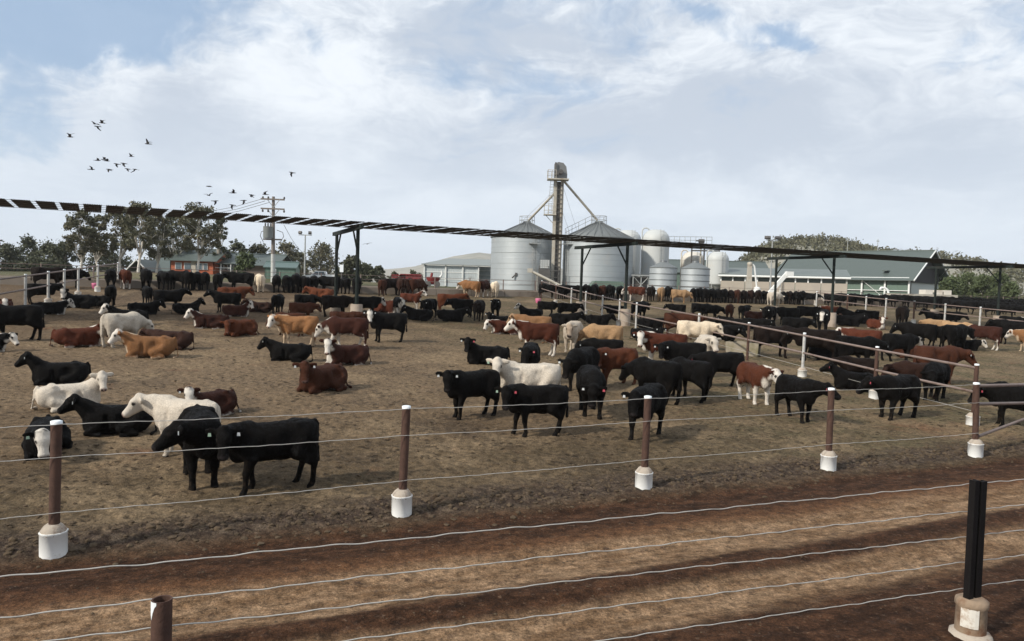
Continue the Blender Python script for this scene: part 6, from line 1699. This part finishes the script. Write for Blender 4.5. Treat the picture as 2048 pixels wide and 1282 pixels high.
# hills
def hill(name, pts, d0, d1, material, label=None):
    """ridge line given as photo x, y at distance d0; falls to the ground on both sides"""
    xs = np.array([p[0] for p in pts], float); ys = np.array([p[1] for p in pts], float)
    n = 120; X = np.linspace(xs[0], xs[-1], n); Y = np.interp(X, xs, ys)
    rows = 18; V = []
    for j in range(rows):
        f = j / (rows - 1); dd_ = d0 - (d0 - d1) * (1 - f) if f <= 1 else d0
        hf = math.sin(f * math.pi / 2) ** 1.3
        for i in range(n):
            top = P(X[i], Y[i], d0); k = dd_ / d0
            z = 1.5 + (top.z - 1.5) * hf * (1 + .06 * float(fbm(np.array(X[i] * .05), np.array(f * 6), 5, 3)))
            V.append((top.x * k, top.y * k, z))
    for i in range(n): top = P(X[i], Y[i], d0); V.append((top.x * 1.5, top.y * 1.5, 0.5))
    rows += 1
    idx = np.arange(rows * n).reshape(rows, n); q = np.stack([idx[:-1, :-1], idx[:-1, 1:], idx[1:, 1:], idx[1:, :-1]], -1).reshape(-1, 4)
    me = bpy.data.meshes.new(name); set_mesh(me, np.array(V), q); me.materials.append(material)
    return structure(link(bpy.data.objects.new(name, me)))


HILLM = mat('hazed_hill_grass', (.30, .285, .24), .95, var=.3, scale=.03, dirt=(.19, .19, .155), dirt_amt=.7, dscale=.02, spec=.1)  # dry grass, with distance haze painted in as a paler, greyer colour
hill('hills', [(-500, 566), (-200, 552), (200, 548), (560, 540), (700, 541), (770, 539), (830, 534), (880, 520), (920, 511), (955, 508), (985, 510), (1040, 520), (1130, 540), (1250, 550), (1400, 560), (1600, 572), (2100, 590), (2600, 610)], 1500, 900, HILLM)
hill('wooded_hill', [(1400, 580), (1450, 565), (1490, 528), (1530, 502), (1570, 494), (1620, 489), (1680, 492), (1720, 504), (1760, 512), (1830, 520), (1890, 522), (1950, 530), (2000, 545), (2060, 552), (2140, 556), (2300, 580), (2500, 605)], 330, 170, HILLM)


def wood():
    """the trees on the wooded hill, too far to tell apart"""
    rr = np.random.default_rng(5); cen = []; rad = []
    ridge = [(1450, 565), (1490, 528), (1530, 502), (1570, 494), (1620, 489), (1680, 492), (1720, 504), (1760, 512), (1830, 520), (1890, 522), (1950, 530), (2000, 545), (2060, 552), (2140, 556)]
    xs = [a for a, b in ridge]; ys = [b for a, b in ridge]
    for k in range(620):
        x = rr.uniform(1450, 2140); yr = np.interp(x, xs, ys); f = rr.random() ** .7
        d = 330 - 160 * (1 - f); top = P(x, yr, 330); hf = math.sin(f * math.pi / 2) ** 1.3
        z = 1.5 + (top.z - 1.5) * hf; kk = d / 330
        if x > 1900 and rr.random() < .45: continue
        r = rr.uniform(1.2, 2.6)
        cen.append((top.x * kk, top.y * kk, z + r * .7)); rad.append(r)
    for k in range(26):
        x = rr.uniform(1475, 1730); yr = np.interp(x, xs, ys); top = P(x, yr, 330); cen.append((top.x, top.y, top.z + 1.5)); rad.append(rr.uniform(1.5, 2.6))
    o = leaves(cen, rad, [46] * len(cen), .55, rr, 'hillside_wood', HILLLEAF, None, .9); o['kind'] = 'stuff'; o['label'] = 'scattered trees covering the hill behind the barn'


wood()
# pale pond at the far left
pq = base_at(15, 92); mb = MB(); c = P(10, 549, 88)
mb.add([P(-160, 549.5, 78), P(62, 551.5, 78), P(70, 549, 92), P(-160, 546.5, 92)], [(0, 1, 2, 3)])
zm = max(gz(v[0], v[1]) for v in mb.v) + .06
mb.v = [(v[0], v[1], zm) for v in mb.v]
structure(mb.build('pond', mat('pond_water', (.35, .40, .43), .12, var=.05, spec=.6)))

# birds
FEATHER = mat('dark_feathers', (.022, .020, .020), .8, var=.3)


def bird(x, y, d, heading, flap, bank, label, s=1.0):
    m = MB()
    m.tube([(-.30, 0, -.01), (-.16, 0, 0), (0, 0, .015), (.13, 0, .02), (.20, 0, .035), (.26, 0, .03), (.31, 0, .02)], [.045, .040, .062, .05, .038, .032, .006], 8)
    for sy in (-1, 1):
        a = R(flap); b = R(flap * .35 - 12)
        p1_ = Vector((.02, sy * .28 * math.cos(a), .28 * math.sin(a))); p2_ = p1_ + Vector((-.10, sy * .34 * math.cos(b), .34 * math.sin(b)))
        r0_ = Vector((.09, sy * .03, .02)); r1_ = Vector((-.13, sy * .03, .02)); t_ = Vector((0, 0, .012))
        vs = [r0_, r1_, p1_ + Vector((-.12, 0, 0)), p1_ + Vector((.09, 0, 0)), p2_ + Vector((-.10, 0, 0)), p2_ + Vector((0, 0, 0))]
        m.add(vs + [v + t_ for v in vs], [(0, 3, 2, 1), (3, 5, 4, 2), (6, 7, 8, 9), (9, 8, 10, 11), (0, 6, 9, 3), (3, 9, 11, 5), (5, 11, 10, 4), (4, 10, 8, 2), (2, 8, 7, 1)])
    m.add([(-.28, -.05, -.01), (-.28, .05, -.01), (-.46, .09, -.02), (-.46, -.09, -.02), (-.28, -.05, .004), (-.28, .05, .004), (-.46, .09, -.006), (-.46, -.09, -.006)], [(0, 1, 2, 3), (7, 6, 5, 4), (0, 3, 7, 4), (1, 5, 6, 2), (3, 2, 6, 7)])
    o = m.build('bird', FEATHER); q = P(x, y, d); o.location = q; o.rotation_euler = (R(bank), 0, R(heading)); o.scale = (s, s, s)
    tag(o, label, 'bird', 'birds in flight')


B = [(140, 274, 30, 180, 70, 'bird with raised wings, leftmost of the flock'), (190, 248, 34, 180, 20, 'bird left of the topmost three'), (204, 246, 32, 180, 60, 'bird right of the topmost three'), (194, 253, 34, 180, -20, 'bird below the topmost pair'),
     (295, 288, 30, 180, 70, 'lone bird with raised wings right of the flock'), (262, 313, 38, 170, 60, 'small bird below the lone one'), (196, 321, 36, 20, 35, 'bird at the left of the mid cluster'), (209, 319, 34, 20, 50, 'bird upper left in the mid cluster'),
     (214, 322, 36, 30, 30, 'bird next to the upper left one of the mid cluster'), (233, 328, 36, 200, -25, 'bird in the centre of the mid cluster'), (247, 327, 34, 200, -40, 'bird upper right in the mid cluster'), (184, 339, 36, 20, 35, 'bird lower left in the mid cluster'),
     (218, 339, 36, 200, -25, 'bird bottom centre of the mid cluster'), (255, 338, 38, 200, -30, 'bird bottom right of centre in the mid cluster'), (271, 339, 36, 90, -25, 'bird at the right end of the mid cluster'), (583, 345, 36, 200, -40, 'lone bird high above the power pole'),
     (417, 373, 36, 180, 15, 'bird topmost of the flock by the power pole'), (418, 391, 36, 90, 40, 'bird left in the flock by the power pole'), (431, 402, 34, 20, -30, 'low bird left in the flock by the power pole'), (467, 386, 32, 30, 50, 'bird with spread wings in the flock by the power pole'),
     (464, 410, 36, 200, -45, 'lowest bird in the flock by the power pole'), (488, 401, 36, 20, -45, 'bird lower right in the flock by the power pole'), (503, 390, 36, 200, -30, 'bird nearest left of the crossarm'), (530, 389, 34, 180, 60, 'bird just above the upper crossarm'),
     (399, 405, 36, 200, -40, 'bird just above the rightmost gum crown'), (735, 488, 38, 90, 15, 'bird gliding right of the first shade post')]
for i, (x, y, d, hd, fl, lab) in enumerate(B): bird(x, y, d, hd + random.uniform(-15, 15), fl, random.uniform(-18, 18), lab, .42)

# ------------------------------------------------------------------ thin haze over the distance
m = bpy.data.materials.new('haze_air'); m.use_nodes = True; t = NT(m.node_tree); t.n.clear()
pv = t.add('ShaderNodeVolumePrincipled'); pv.inputs['Color'].default_value = (.93, .96, 1, 1); pv.inputs['Density'].default_value = HAZE
t.l.new(pv.outputs[0], t.add('ShaderNodeOutputMaterial').inputs['Volume'])
hb = MB().box((0, 0, 40), (6700, 6700, 84)).build('haze', m); hb['kind'] = 'stuff'; hb['label'] = 'thin haze lying over the distant hills'
